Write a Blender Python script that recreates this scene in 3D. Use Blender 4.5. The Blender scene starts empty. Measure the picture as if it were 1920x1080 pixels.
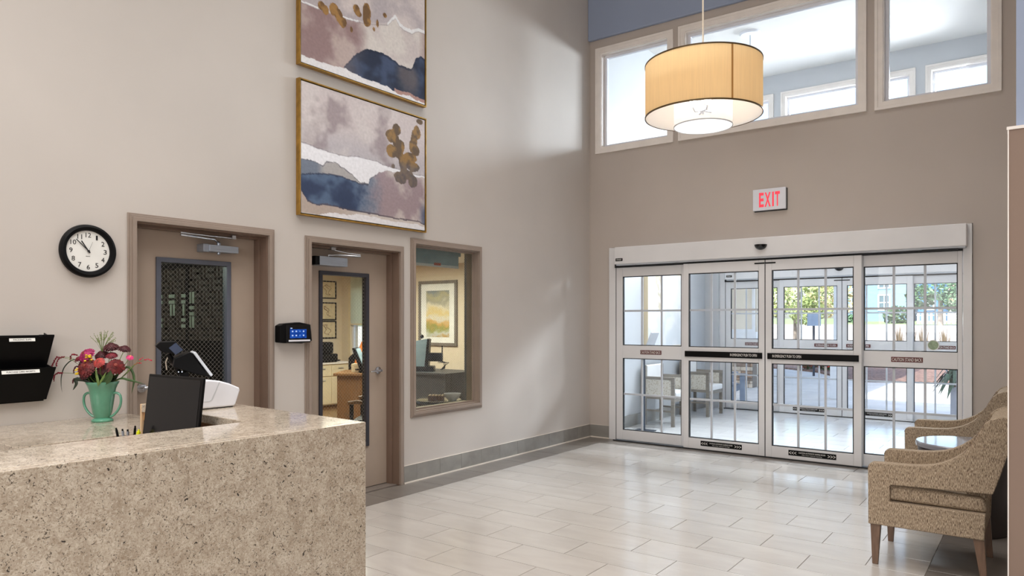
import bpy, bmesh, math, random
from mathutils import Vector, Matrix, noise
random.seed(7)
PI = math.pi
S = bpy.context.scene
COL = S.collection

# ---------------------------------------------------------------- camera, world, lights, exposure
cam_d = bpy.data.cameras.new('camera'); cam = bpy.data.objects.new('camera', cam_d); COL.objects.link(cam)
cam.location = (4.718, -8.070, 1.496)
cam.rotation_euler = (PI/2, 0, math.radians(36.524))
cam_d.sensor_width = 36.0; cam_d.lens = 1341.8/1920*36; cam_d.shift_y = 62.3/1920
cam_d.clip_start = 0.05; cam_d.clip_end = 600
S.camera = cam
S.view_settings.view_transform = 'Standard'; S.view_settings.look = 'None'
S.view_settings.exposure = 0.13; S.view_settings.gamma = 1.0; S.view_settings.use_curve_mapping = False
S.cycles.max_bounces = 10; S.cycles.diffuse_bounces = 5; S.cycles.glossy_bounces = 4
S.cycles.transmission_bounces = 6; S.cycles.transparent_max_bounces = 24
S.cycles.sample_clamp_indirect = 4.0; S.cycles.use_denoising = True
S.cycles.caustics_reflective = False; S.cycles.caustics_refractive = False

W = bpy.data.worlds.new('world'); S.world = W; W.use_nodes = True
wn = W.node_tree; wn.nodes.clear()
sky = wn.nodes.new('ShaderNodeTexSky'); sky.sky_type = 'NISHITA'; sky.sun_disc = False
sky.sun_elevation = math.radians(62); sky.sun_rotation = math.radians(180); sky.air_density = 1.0; sky.dust_density = 2.5
bg = wn.nodes.new('ShaderNodeBackground'); bg.inputs['Strength'].default_value = 0.62
wo = wn.nodes.new('ShaderNodeOutputWorld')
wn.links.new(sky.outputs[0], bg.inputs[0]); wn.links.new(bg.outputs[0], wo.inputs[0])

def light(name, kind, loc, power, color=(1, 1, 1), size=1.0, size_y=None, rot=(0, 0, 0), radius=0.1, spread=180):
    d = bpy.data.lights.new(name, kind); o = bpy.data.objects.new(name, d); COL.objects.link(o)
    d.energy = power; d.color = color; o.location = loc; o.rotation_euler = rot
    if kind == 'AREA':
        d.size = size; d.spread = math.radians(spread)
        if size_y: d.shape = 'RECTANGLE'; d.size_y = size_y
    elif kind in ('POINT', 'SPOT'): d.shadow_soft_size = radius
    return o
sun = light('sun', 'SUN', (0, 0, 20), 6.5, (1.0, 0.95, 0.87), rot=(math.radians(29), math.radians(4), 0)); sun.data.angle = 0.009
WARM, COOL = (1.0, 0.975, 0.945), (0.86, 0.93, 1.0)
# lobby ceiling lights, unseen lobby window and added fill behind the camera, daylight at the vestibule's high windows, office lamp, added back room fill
light('lobby_ceiling_light', 'AREA', (2.5, -3.6, 6.4), 85, WARM, 3.4, 4.0, spread=105)
light('lobby_ceiling_light', 'AREA', (3.6, -8.8, 6.4), 290, WARM, 5.0, 4.0, spread=120)
light('lobby_fill_light', 'AREA', (8.3, -11.5, 2.4), 85, (1, .98, .96), 4.0, 3.2, rot=(PI/2, 0, math.radians(45)))
light('lobby_fill_light', 'AREA', (3.6, -13.8, 2.7), 150, (1, .98, .96), 5.0, 3.0, rot=(PI/2, 0, 0))  # added fill that brightens the far wall and door trims
light('vestibule_daylight', 'AREA', (2.25, 4.5, 4.5), 420, COOL, 4.4, 1.5, rot=(math.radians(-46), 0, 0), spread=96)
light('vestibule_daylight', 'AREA', (3.3, 4.5, 4.8), 165, COOL, 2.0, .7, rot=(math.radians(-80), 0, math.radians(-38)), spread=110)
light('office_lamp', 'AREA', (-2.9, -1.4, 2.36), 150, (1.0, .93, .82), 1.2, 1.2)
light('back_room_fill', 'POINT', (-1.6, -6.2, 2.1), 26, (.9, 1.0, .9), radius=.1)  # added point light that brings out the lattice slats

# ---------------------------------------------------------------- helpers
def lin(c):
    return tuple(((x/255)/12.92 if x/255 <= .04045 else ((x/255+.055)/1.055)**2.4) for x in c)

class NT:
    def __init__(s, name):
        s.m = bpy.data.materials.new(name); s.m.use_nodes = True
        s.t = s.m.node_tree; s.t.nodes.clear(); s.out = s.n('ShaderNodeOutputMaterial')
    def n(s, k, **kw):
        x = s.t.nodes.new(k)
        for a, b in kw.items():
            if a.startswith('i_'):
                x.inputs[a[2:].replace('_', ' ')].default_value = b
            else: setattr(x, a, b)
        return x
    def l(s, a, b): s.t.links.new(a, b)
    def surf(s, sh): s.l(sh, s.out.inputs['Surface'])
    def coord(s, scale=(1, 1, 1), kind='Object'):
        tc = s.n('ShaderNodeTexCoord'); mp = s.n('ShaderNodeMapping'); mp.inputs['Scale'].default_value = scale
        s.l(tc.outputs[kind], mp.inputs['Vector']); return mp.outputs[0]
    def noise(s, vec, scale, detail=3, rough=.5, dist=0):
        x = s.n('ShaderNodeTexNoise'); x.inputs['Scale'].default_value = scale; x.inputs['Detail'].default_value = detail
        x.inputs['Roughness'].default_value = rough; x.inputs['Distortion'].default_value = dist
        s.l(vec, x.inputs['Vector']); return x.outputs['Fac']
    def ramp(s, fac, stops, interp='LINEAR'):
        r = s.n('ShaderNodeValToRGB'); r.color_ramp.interpolation = interp
        e = r.color_ramp.elements
        while len(e) < len(stops): e.new(.5)
        for i, (p, c) in enumerate(stops):
            e[i].position = p; e[i].color = (*lin(c), 1) if len(c) == 3 else c
        s.l(fac, r.inputs[0]); return r.outputs[0]
    def mix(s, fac, a, b, mode='MIX'):
        x = s.n('ShaderNodeMix', data_type='RGBA', blend_type=mode)
        for sock, v in ((x.inputs['Factor'], fac), (x.inputs[6], a), (x.inputs[7], b)):
            if hasattr(v, 'node'): s.l(v, sock)
            elif isinstance(v, (int, float)): sock.default_value = v
            else: sock.default_value = (*lin(v), 1)
        return x.outputs[2]
    def bsdf(s, col, rough=.5, metal=0., spec=.5, bump=None, coat=0.):
        b = s.n('ShaderNodeBsdfPrincipled')
        if hasattr(col, 'node'): s.l(col, b.inputs['Base Color'])
        else: b.inputs['Base Color'].default_value = (*lin(col), 1)
        if hasattr(rough, 'node'): s.l(rough, b.inputs['Roughness'])
        else: b.inputs['Roughness'].default_value = rough
        b.inputs['Metallic'].default_value = metal; b.inputs['Specular IOR Level'].default_value = spec
        b.inputs['Coat Weight'].default_value = coat
        if bump:
            bp = s.n('ShaderNodeBump'); bp.inputs['Strength'].default_value = bump[1]; bp.inputs['Distance'].default_value = bump[2] if len(bump) > 2 else .002
            s.l(bump[0], bp.inputs['Height']); s.l(bp.outputs[0], b.inputs['Normal'])
        s.surf(b.outputs[0]); return b

def plain(name, col, rough=.5, metal=0., spec=.5, var=.06, scale=6., bump=0., stretch=(1, 1, 1), coat=0.):
    t = NT(name); v = t.coord(stretch); f = t.noise(v, scale, 4)
    dark = tuple(c*(1-var) for c in col); lite = tuple(min(255, c*(1+var)) for c in col)
    c = t.ramp(f, [(.3, dark), (.7, lite)])
    t.bsdf(c, rough, metal, spec, (t.noise(v, scale*25, 2), bump) if bump else None, coat); return t.m

def emit(name, col, strength):
    t = NT(name); e = t.n('ShaderNodeEmission'); e.inputs[0].default_value = (*lin(col), 1); e.inputs[1].default_value = strength
    t.surf(e.outputs[0]); return t.m

def glass_mat(name, tint=(238, 246, 246), refl=1.0):
    t = NT(name); tr = t.n('ShaderNodeBsdfTransparent'); tr.inputs[0].default_value = (*lin(tint), 1)
    g = t.n('ShaderNodeBsdfGlossy'); g.inputs['Roughness'].default_value = 0.02
    g.inputs[0].default_value = (refl, refl, refl, 1)
    fr = t.n('ShaderNodeFresnel'); fr.inputs[0].default_value = 1.42
    ge = t.n('ShaderNodeNewGeometry'); sb = t.n('ShaderNodeMath', operation='SUBTRACT'); sb.inputs[0].default_value = 1.0; t.l(ge.outputs['Backfacing'], sb.inputs[1])
    mu = t.n('ShaderNodeMath', operation='MULTIPLY'); t.l(fr.outputs[0], mu.inputs[0]); t.l(sb.outputs[0], mu.inputs[1])
    m = t.n('ShaderNodeMixShader'); t.l(mu.outputs[0], m.inputs[0]); t.l(tr.outputs[0], m.inputs[1]); t.l(g.outputs[0], m.inputs[2])
    t.surf(m.outputs[0]); return t.m

def smooth(pts, k=4):
    pts = [Vector(p) for p in pts]; out = []
    for i in range(len(pts)-1):
        a, b, c_, d = pts[max(i-1, 0)], pts[i], pts[i+1], pts[min(i+2, len(pts)-1)]
        for q in range(k):
            t = q/k; out.append(.5*((2*b)+(c_-a)*t+(2*a-5*b+4*c_-d)*t*t+(3*b-a-3*c_+d)*t**3))
    return out+[pts[-1]]
class MB:
    def __init__(s): s.v = []; s.f = []; s.sm = False
    def add(s, vs, fs):
        n = len(s.v); s.v += [tuple(v) for v in vs]; s.f += [tuple(i+n for i in f) for f in fs]; return s
    def box(s, x0, x1, y0, y1, z0, z1):
        return s.add([(x0,y0,z0),(x1,y0,z0),(x1,y1,z0),(x0,y1,z0),(x0,y0,z1),(x1,y0,z1),(x1,y1,z1),(x0,y1,z1)],
                     [(0,3,2,1),(4,5,6,7),(0,1,5,4),(1,2,6,5),(2,3,7,6),(3,0,4,7)])
    def obox(s, m, hx, hy, hz):
        k = MB().box(-hx, hx, -hy, hy, -hz, hz); return s.add([m @ Vector(v) for v in k.v], k.f)
    def bar(s, a, b, w, h=None, up=(0, 0, 1)):
        a, b = Vector(a), Vector(b); d = (b-a); L = d.length; d.normalize(); u = Vector(up)
        x = d.cross(u)
        if x.length < 1e-4: x = d.cross(Vector((1, 0, 0)))
        x.normalize(); z = x.cross(d); h = h or w
        m = Matrix((x, d, z)).transposed().to_4x4(); m.translation = (a+b)/2
        return s.obox(m, w/2, L/2, h/2)
    def lathe(s, prof, c=(0, 0, 0), n=32, cap0=True, cap1=True, axis='Z'):
        vs = []; fs = []; k = len(prof)
        for i in range(n):
            a = 2*PI*i/n
            for r, z in prof:
                p = (r*math.cos(a), r*math.sin(a), z)
                if axis == 'X': p = (p[2], p[0], p[1])
                elif axis == 'Y': p = (p[1], p[2], p[0])
                vs.append((c[0]+p[0], c[1]+p[1], c[2]+p[2]))
        for i in range(n):
            j = (i+1) % n
            for q in range(k-1): fs.append((i*k+q, j*k+q, j*k+q+1, i*k+q+1))
        if cap0: fs.append(tuple(i*k for i in reversed(range(n))))
        if cap1: fs.append(tuple(i*k+k-1 for i in range(n)))
        return s.add(vs, fs)
    def cyl(s, c, r, z0, z1, n=24, axis='Z'): return s.lathe([(r, z0), (r, z1)], c, n, axis=axis)
    def tube(s, pts, rad, n=8):
        pts = [Vector(p) for p in pts]; rs = rad if isinstance(rad, (list, tuple)) else [rad]*len(pts)
        vs = []; fs = []; ref = None
        for i, p in enumerate(pts):
            d = (pts[min(i+1, len(pts)-1)]-pts[max(i-1, 0)]).normalized()
            if ref is None: ref = d.orthogonal().normalized()
            x = (ref - d*ref.dot(d)); x = x.normalized() if x.length > 1e-5 else d.orthogonal().normalized(); ref = x; y = d.cross(x)
            for q in range(n):
                a = 2*PI*q/n; vs.append(p + (x*math.cos(a)+y*math.sin(a))*rs[i])
        for i in range(len(pts)-1):
            for q in range(n):
                r = (q+1) % n; fs.append((i*n+q, i*n+r, (i+1)*n+r, (i+1)*n+q))
        fs.append(tuple(reversed(range(n)))); fs.append(tuple((len(pts)-1)*n+q for q in range(n)))
        return s.add(vs, fs)
    def prism(s, poly, a0, a1, axis='Y'):
        # poly in the two remaining axes: Y -> (x,z), X -> (y,z), Z -> (x,y)
        def P(p, a): return {'Y': (p[0], a, p[1]), 'X': (a, p[0], p[1]), 'Z': (p[0], p[1], a)}[axis]
        n = len(poly); vs = [P(p, a0) for p in poly]+[P(p, a1) for p in poly]
        return s.add(vs, [tuple(range(n)), tuple(reversed(range(n, 2*n)))]+[(i, i+n, (i+1) % n+n, (i+1) % n) for i in range(n)])
    def ball(s, c, r, n=12, sz=1.):
        k = max(4, n//2)
        return s.lathe([(r*math.sin(PI*i/k)+1e-5, -r*sz*math.cos(PI*i/k)) for i in range(k+1)], c, n, False, False)
    def frame(s, u0, u1, v0, v1, w, d0, d1, plane='Y', wb=None, wt=None):
        # rectangular ring: four bars mitred into one ring; plane Y: u=x v=z ; plane X: u=y v=z
        wb = w if wb is None else wb; wt = w if wt is None else wt
        o = [(u0, v0), (u1, v0), (u1, v1), (u0, v1)]; i = [(u0+w, v0+wb), (u1-w, v0+wb), (u1-w, v1-wt), (u0+w, v1-wt)]
        def P(p, d): return (p[0], d, p[1]) if plane == 'Y' else (d, p[0], p[1])
        vs = [P(p, d) for d in (d0, d1) for p in o+i]; fs = []
        for k in range(4):
            j = (k+1) % 4
            fs += [(k, j, 4+j, 4+k), (8+j, 8+k, 12+k, 12+j), (j, k, 8+k, 8+j), (4+k, 4+j, 12+j, 12+k)]
        return s.add(vs, fs)
    def build(s, name, mat, parent=None, bevel=0., seg=2, smooth=False, sub=0):
        me = bpy.data.meshes.new(name); me.from_pydata(s.v, [], s.f); me.update()
        bm = bmesh.new(); bm.from_mesh(me); bmesh.ops.recalc_face_normals(bm, faces=bm.faces); bm.to_mesh(me); bm.free()
        if mat: me.materials.append(mat)
        o = bpy.data.objects.new(name, me); COL.objects.link(o)
        if parent: o.parent = parent
        if smooth:
            me.polygons.foreach_set('use_smooth', [True]*len(me.polygons))
            try: me.set_sharp_from_angle(angle=math.radians(40))
            except Exception: pass
        if bevel:
            b = o.modifiers.new('bevel', 'BEVEL'); b.width = bevel; b.segments = seg; b.limit_method = 'ANGLE'; b.angle_limit = math.radians(40)
        if sub:
            b = o.modifiers.new('sub', 'SUBSURF'); b.levels = sub; b.render_levels = sub
        return o

def B(name, mat, parent, *dims, bevel=0.): return MB().box(*dims).build(name, mat, parent, bevel)
def tag(o, label, cat, group=None, kind=None):
    if label: o['label'] = label
    if cat: o['category'] = cat
    if group: o['group'] = group
    if kind: o['kind'] = kind
    return o
def struct(o, label=None):
    o['kind'] = 'structure'
    if label: o['label'] = label
    return o
def thing(name, label, cat, loc=(0, 0, 0), rz=0., group=None):
    o = bpy.data.objects.new(name, None); COL.objects.link(o); o.location = loc; o.rotation_euler = (0, 0, rz)
    o.empty_display_size = .05
    return tag(o, label, cat, group)
def sgroup(name, label):
    o = bpy.data.objects.new(name, None); COL.objects.link(o); o.empty_display_size = .05
    return struct(o, label)
def children(o): return [c for c in bpy.data.objects if c.parent == o]
def copy_tree(o, parent=None):
    c = o.copy(); COL.objects.link(c)
    if parent: c.parent = parent
    for ch in children(o): copy_tree(ch, c)
    return c

def text(s, mat, parent, center, width, height, plane='Y', name='lettering', ext=.0006, tilt=None, bold=0.):
    """lettering stretched to width x height, centred at a point of a wall facing -Y ('Y') or +X ('X')"""
    cu = bpy.data.curves.new('t', 'FONT'); cu.body = s; cu.extrude = .01; cu.offset = bold; cu.resolution_u = 3; cu.align_x = 'CENTER'
    o = bpy.data.objects.new('t', cu); COL.objects.link(o)
    dg = bpy.context.evaluated_depsgraph_get(); me = bpy.data.meshes.new_from_object(o.evaluated_get(dg))
    bpy.data.objects.remove(o); bpy.data.curves.remove(cu)
    xs = [v.co.x for v in me.vertices]; ys = [v.co.y for v in me.vertices]
    cx, cy = (min(xs)+max(xs))/2, (min(ys)+max(ys))/2; sx, sy = width/(max(xs)-min(xs)), height/(max(ys)-min(ys))
    R = Matrix.Rotation(PI/2, 4, 'X') if plane == 'Y' else (Matrix.Rotation(PI/2, 4, 'Z') @ Matrix.Rotation(PI/2, 4, 'X')) if plane == 'X' else Matrix.Identity(4)
    if tilt is not None: R = tilt
    M = Matrix.Translation(center) @ R @ Matrix.Diagonal((sx, sy, ext/.01, 1)) @ Matrix.Translation((-cx, -cy, 0))
    me.transform(M); me.name = name; me.materials.clear(); me.materials.append(mat)
    r = bpy.data.objects.new(name, me); COL.objects.link(r)
    if parent: r.parent = parent
    return r

def wall(name, mat, plane, d0, d1, u0, u1, v0, v1, holes=()):
    """wall slab with rectangular holes. plane 'X': thickness in x, u=y ; 'Y': thickness in y, u=x"""
    us = sorted({u0, u1, *[h[0] for h in holes], *[h[1] for h in holes]}); vs = sorted({v0, v1, *[h[2] for h in holes], *[h[3] for h in holes]})
    us = [u for u in us if u0 <= u <= u1]; vs = [v for v in vs if v0 <= v <= v1]
    def solid(i, j):
        if i < 0 or j < 0 or i >= len(us)-1 or j >= len(vs)-1: return False
        a, b = (us[i]+us[i+1])/2, (vs[j]+vs[j+1])/2
        return not any(h[0] < a < h[1] and h[2] < b < h[3] for h in holes)
    idx = {}; V = []; F = []
    def P(u, v, d):
        k = (u, v, d)
        if k not in idx: idx[k] = len(V); V.append((d, u, v) if plane == 'X' else (u, d, v))
        return idx[k]
    for i in range(len(us)-1):
        for j in range(len(vs)-1):
            if not solid(i, j): continue
            a, b, c, e = us[i], us[i+1], vs[j], vs[j+1]
            F.append((P(a,c,d0),P(b,c,d0),P(b,e,d0),P(a,e,d0))); F.append((P(a,c,d1),P(a,e,d1),P(b,e,d1),P(b,c,d1)))
            for (di, dj, p, q) in ((-1,0,(a,c),(a,e)),(1,0,(b,c),(b,e)),(0,-1,(a,c),(b,c)),(0,1,(a,e),(b,e))):
                if not solid(i+di, j+dj): F.append((P(*p,d0),P(*q,d0),P(*q,d1),P(*p,d1)))
    return struct(MB().add(V, F).build(name, mat))

# ---------------------------------------------------------------- materials
def wall_mat(name, col):
    t = NT(name); v = t.coord(); f = t.noise(v, 1.3, 3)
    c = t.ramp(f, [(.3, tuple(x*.985 for x in col)), (.7, tuple(min(255, x*1.012) for x in col))])
    t.bsdf(c, .62, 0, .3, (t.noise(v, 160, 2), .12, .001)); return t.m
M = {}
M['wall'] = wall_mat('warm_greige_paint', (200, 193, 187))
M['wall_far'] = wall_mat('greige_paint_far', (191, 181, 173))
M['blue'] = wall_mat('blue_grey_paint', (152, 164, 188))
M['stub'] = wall_mat('shaded_brown_taupe', (138, 118, 106))  # brown taupe, darkened to hold the backlit shade of the stub wall
M['white_wall'] = wall_mat('pale_vestibule_paint', (196, 199, 203))
M['ceil'] = wall_mat('ceiling_white', (228, 226, 222))
M['office_wall'] = wall_mat('office_cream_paint', (222, 207, 184))
M['trim_white'] = plain('white_trim_paint', (238, 231, 225), .45, var=.02)
M['jamb_shade_brown'] = plain('shaded_brown_jamb_enamel', (118, 97, 84), .38, var=.03, scale=3)  # brown enamel, darkened further to carry the shade inside the door recess
M['taupe'] = plain('taupe_enamel', (150, 135, 124), .38, var=.03, scale=3)
M['door_taupe'] = plain('taupe_door_enamel', (170, 154, 140), .42, var=.03, scale=2)
M['lite_frame'] = plain('slate_lite_frame', (88, 92, 104), .4, var=.05)
M['lite_frame_dark'] = plain('dark_lite_frame', (52, 52, 60), .4, var=.05)
M['alu'] = plain('white_painted_aluminium', (226, 225, 226), .4, 0, .5, var=.02, scale=2)
M['alu_grey'] = plain('muntin_grey', (196, 200, 206), .4, var=.03)
M['gasket'] = plain('black_gasket', (22, 24, 28), .6, var=.1)
M['black'] = plain('black_plastic', (7, 7, 9), .42, 0, .16, var=.1)
M['black_gloss'] = plain('black_gloss', (10, 11, 14), .12, var=.1)
M['screen_off'] = plain('dark_screen', (13, 13, 16), .16, 0, .25, var=.12, scale=3)
M['white_pl'] = plain('white_plastic', (228, 230, 238), .35, var=.015)
M['paper'] = plain('white_paper', (232, 232, 228), .7, var=.02)
M['chrome'] = plain('brushed_chrome', (205, 208, 214), .2, 1.0, var=.05, scale=20)
M['silver'] = plain('satin_aluminium', (168, 176, 188), .34, .75, var=.05, scale=8, stretch=(1, 1, 30))
M['gold'] = plain('brushed_gold_leaf', (178, 138, 66), .36, .75, var=.12, scale=5, stretch=(3, 3, 3))
M['red_lbl'] = plain('dark_red_label', (92, 30, 30), .5, var=.1)
M['white_ink'] = plain('white_ink', (238, 234, 230), .6, var=.01)
M['black_ink'] = plain('black_ink', (20, 20, 22), .6, var=.01)
M['glass'] = glass_mat('clear_glass', (252, 253, 253))
M['glass_int'] = glass_mat('wired_glass', (236, 240, 236), .8)
M['wire'] = plain('glass_wire', (166, 162, 156), .35, .5, var=.05)
M['wood'] = plain('medium_oak_wood', (168, 128, 86), .5, var=.12, scale=5, stretch=(1, 8, 8))
M['pale_oak'] = plain('pale_oak', (206, 176, 140), .5, var=.08, scale=5, stretch=(8, 8, 1))
M['leg_wood'] = plain('walnut_stained_leg', (112, 88, 72), .38, var=.12, scale=8, stretch=(10, 10, 1))
M['brown_desk'] = plain('brown_desk_laminate', (122, 88, 54), .5, var=.12, scale=4, stretch=(10, 10, 1))
M['cream_cab'] = plain('cream_cabinet', (226, 210, 178), .5, var=.02)
M['green_gl'] = plain('jade_green_glaze', (84, 144, 118), .16, 0, .6, var=.05, scale=14, coat=.5)
M['leaf'] = plain('leaf_green', (52, 76, 38), .5, var=.25, scale=20)
M['leaf_dark'] = plain('dark_leaf', (28, 40, 26), .5, var=.2, scale=20)
M['stem'] = plain('stem_green', (96, 118, 58), .5, var=.2, scale=20)
M['seed'] = plain('seed_head_green', (128, 138, 88), .6, var=.25, scale=40)
for k, c in dict(burgundy=(66, 10, 20), darkred=(98, 18, 20), magenta=(150, 26, 84), crimson=(112, 20, 36), coral=(170, 60, 56), yellow=(238, 184, 24), rust=(112, 40, 24), pinkred=(186, 36, 66), pink=(214, 60, 120)).items():
    M[k] = plain('petal_'+k, c, .6, var=.22, scale=50)

def stone_mat():
    t = NT('speckled_beige_quartz'); v = t.coord()
    n1 = t.noise(v, 16, 6, .7, .5); base = t.ramp(n1, [(.3, (157, 143, 126)), (.45, (173, 160, 144)), (.55, (184, 172, 156)), (.72, (202, 192, 178))])
    n2 = t.noise(v, 120, 4, .7, 1.0); base = t.mix(t.ramp(n2, [(.5, (0, 0, 0)), (.60, (200, 200, 200))]), base, (128, 110, 90))
    n2b = t.noise(v, 100, 3, .6, .8); base = t.mix(t.ramp(n2b, [(.55, (0, 0, 0)), (.64, (190, 190, 190))]), base, (210, 201, 187))
    n3 = t.noise(v, 75, 3, .55, 2.0); base = t.mix(t.ramp(n3, [(.615, (0, 0, 0)), (.645, (235, 235, 235))]), base, (52, 44, 36))
    n5 = t.noise(v, 38, 3, .6, 2.0); base = t.mix(t.ramp(n5, [(.665, (0, 0, 0)), (.68, (250, 250, 250))]), base, (44, 38, 34))
    n4 = t.noise(v, 19, 4, .6, 2.5); base = t.mix(t.ramp(n4, [(.705, (0, 0, 0)), (.715, (255, 255, 255))]), base, (34, 32, 34))
    t.bsdf(base, .10, 0, .5); return t.m
M['stone'] = stone_mat()

def tile_mat(name, a, b, rough):
    t = NT(name); oi = t.n('ShaderNodeObjectInfo'); v0 = t.coord((1.2, 4, 5))
    add = t.n('ShaderNodeVectorMath', operation='ADD'); t.l(v0, add.inputs[0])
    cb = t.n('ShaderNodeCombineXYZ'); ml = t.n('ShaderNodeMath', operation='MULTIPLY'); ml.inputs[1].default_value = 60
    t.l(oi.outputs['Random'], ml.inputs[0]); t.l(ml.outputs[0], cb.inputs[0]); t.l(cb.outputs[0], add.inputs[1])
    n1 = t.noise(add.outputs[0], 1.6, 5, .55, .4); c = t.ramp(n1, [(.3, a), (.7, b)])
    br = t.n('ShaderNodeMapRange'); br.inputs[3].default_value = .955; br.inputs[4].default_value = 1.02; t.l(oi.outputs['Random'], br.inputs[0])
    c2 = t.n('ShaderNodeVectorMath', operation='SCALE'); t.l(c, c2.inputs[0]); t.l(br.outputs[0], c2.inputs['Scale'])
    rr = t.n('ShaderNodeMapRange'); rr.inputs[3].default_value = rough*.85; rr.inputs[4].default_value = rough*1.2
    t.l(t.noise(add.outputs[0], 3, 3), rr.inputs[0])
    t.bsdf(c2.outputs[0], rr.outputs[0], 0, .85, (t.noise(add.outputs[0], 9, 3), .06, .002)); return t.m
M['tile'] = tile_mat('pale_porcelain_tile', (172, 166, 160), (184, 178, 172), .15)
M['tile_grey'] = tile_mat('grey_porcelain_tile', (108, 101, 95), (122, 115, 108), .32)
M['base_tile'] = tile_mat('grey_base_tile', (134, 130, 124), (152, 148, 142), .3)
M['grout'] = plain('dark_grout', (112, 102, 94), .8, var=.1)
M['caulk'] = plain('pale_caulk', (226, 216, 204), .6, var=.03)

def tweed():
    t = NT('brown_tweed_fabric')
    a = t.noise(t.coord((600, 600, 62)), 1.0, 3, .65); b = t.noise(t.coord((50, 50, 340)), 1.0, 2, .6)
    c = t.ramp(a, [(.36, (70, 56, 46)), (.45, (134, 115, 96)), (.55, (178, 160, 137)), (.67, (210, 195, 173))])
    c = t.mix(t.ramp(b, [(.5, (0, 0, 0)), (.64, (110, 110, 110))]), c, (190, 174, 150))
    d = t.noise(t.coord((420, 420, 30)), 1.0, 2, .5); c = t.mix(t.ramp(d, [(.56, (0, 0, 0)), (.62, (225, 225, 225))]), c, (62, 46, 38))
    b_ = t.bsdf(c, .9, 0, .15, (a, .25, .002)); return t.m
M['tweed'] = tweed()
M['piping'] = plain('brown_piping', (104, 86, 70), .8, var=.15, scale=60)

def shade_mat(name, col, trans, tw, alpha=0., stripes=True):
    t = NT(name); v = t.coord((120, 120, 3)); n = t.noise(v, 1, 3, .6)
    c = t.ramp(n, [(.3, tuple(x*.9 for x in col)), (.7, tuple(min(255, x*1.05) for x in col))]) if stripes else None
    d = t.n('ShaderNodeBsdfDiffuse'); r = t.n('ShaderNodeBsdfTranslucent'); r.inputs[0].default_value = (*lin(trans), 1)
    if c: t.l(c, d.inputs[0])
    else: d.inputs[0].default_value = (*lin(col), 1)
    m = t.n('ShaderNodeMixShader'); m.inputs[0].default_value = tw; t.l(d.outputs[0], m.inputs[1]); t.l(r.outputs[0], m.inputs[2])
    o = m.outputs[0]
    if alpha:
        tp = t.n('ShaderNodeBsdfTransparent'); m2 = t.n('ShaderNodeMixShader'); m2.inputs[0].default_value = alpha
        t.l(o, m2.inputs[1]); t.l(tp.outputs[0], m2.inputs[2]); o = m2.outputs[0]
    t.surf(o); return t.m
M['shade'] = shade_mat('golden_linen_shade', (236, 208, 162), (252, 222, 174), .68)
M['shade_in'] = shade_mat('white_shade_lining', (240, 240, 242), (250, 246, 238), .5, 0, False)
M['sheer'] = shade_mat('white_sheer_organza', (236, 236, 240), (240, 240, 244), .5, .74)
M['diffuser'] = shade_mat('white_acrylic_diffuser', (244, 244, 246), (252, 252, 254), .9, 0, False)
M['bronze'] = plain('dark_bronze_trim', (96, 76, 48), .4, .5, var=.08)
M['cream_rod'] = plain('cream_lamp_rod', (226, 214, 196), .4, var=.03)
M['bulb'] = emit('lit_bulb', (255, 240, 220), 14)

# ---------------------------------------------------------------- setting: foyer shell
D1 = (-5.80, -4.81, -.01, 2.145)          # openings in the left wall (y0,y1,z0,z1)
D2 = (-4.425, -3.43, -.01, 2.13)
W4 = (-3.24, -2.29, .645, 2.222)
wall('wall_left', M['wall'], 'X', -.15, 0, -14, 0, 0, 6.6, [D1, D2, W4])
OPN = (.30, 4.19, -.01, 2.43)
CL = [(.165, 1.088, 3.72, 4.93), (1.297, 3.20, 3.72, 4.94), (3.42, 4.345, 3.712, 4.94)]
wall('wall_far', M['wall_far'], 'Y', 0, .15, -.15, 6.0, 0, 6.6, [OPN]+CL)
wall('wall_right', M['wall'], 'X', 5.3, 5.45, -3.84, 0, 0, 6.6)
# stub wall beside the camera: paint darkened as backlit shade below a small ledge, blue grey above
struct(MB().box(4.586, 6.2, -3.84, -3.66, 0, 2.43).build('wall_stub', M['stub'], bevel=.004))
struct(MB().box(4.617, 6.2, -3.81, -3.69, 2.43, 6.6).build('wall_stub_upper', M['blue']))
struct(MB().box(4.58, 6.2, -3.846, -3.654, 2.425, 2.44).build('trim_1', M['trim_white']), 'thin pale ledge capping the beige stub wall')
struct(MB().box(4.5835, 4.589, -3.8445, -3.8385, 0, 2.425).build('trim_4', M['trim_white']), 'pale strip drawn as the highlight on the stub wall corner')  # the corner highlight is built in as a pale strip
wall('wall_side', M['wall'], 'X', 9.0, 9.15, -14, -3.66, 0, 6.6)
wall('wall_stub_return', M['wall'], 'Y', -3.84, -3.66, 6.2, 9.0, 0, 6.6)
wall('wall_back', M['wall'], 'Y', -14.15, -14, -.15, 9.15, 0, 6.6)
struct(MB().box(-.15, 9.15, -14.15, .15, 6.6, 6.75).build('ceiling', M['ceil']))
struct(MB().box(.0, 6.0, -.055, 0, 5.112, 6.6).build('trim_2', M['blue'], bevel=.012), 'blue grey painted band above the clerestory windows')
# caulked inside corner
struct(MB().box(0, .006, -.006, 0, .165, 5.11).build('trim_3', M['wall_far']))

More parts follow.
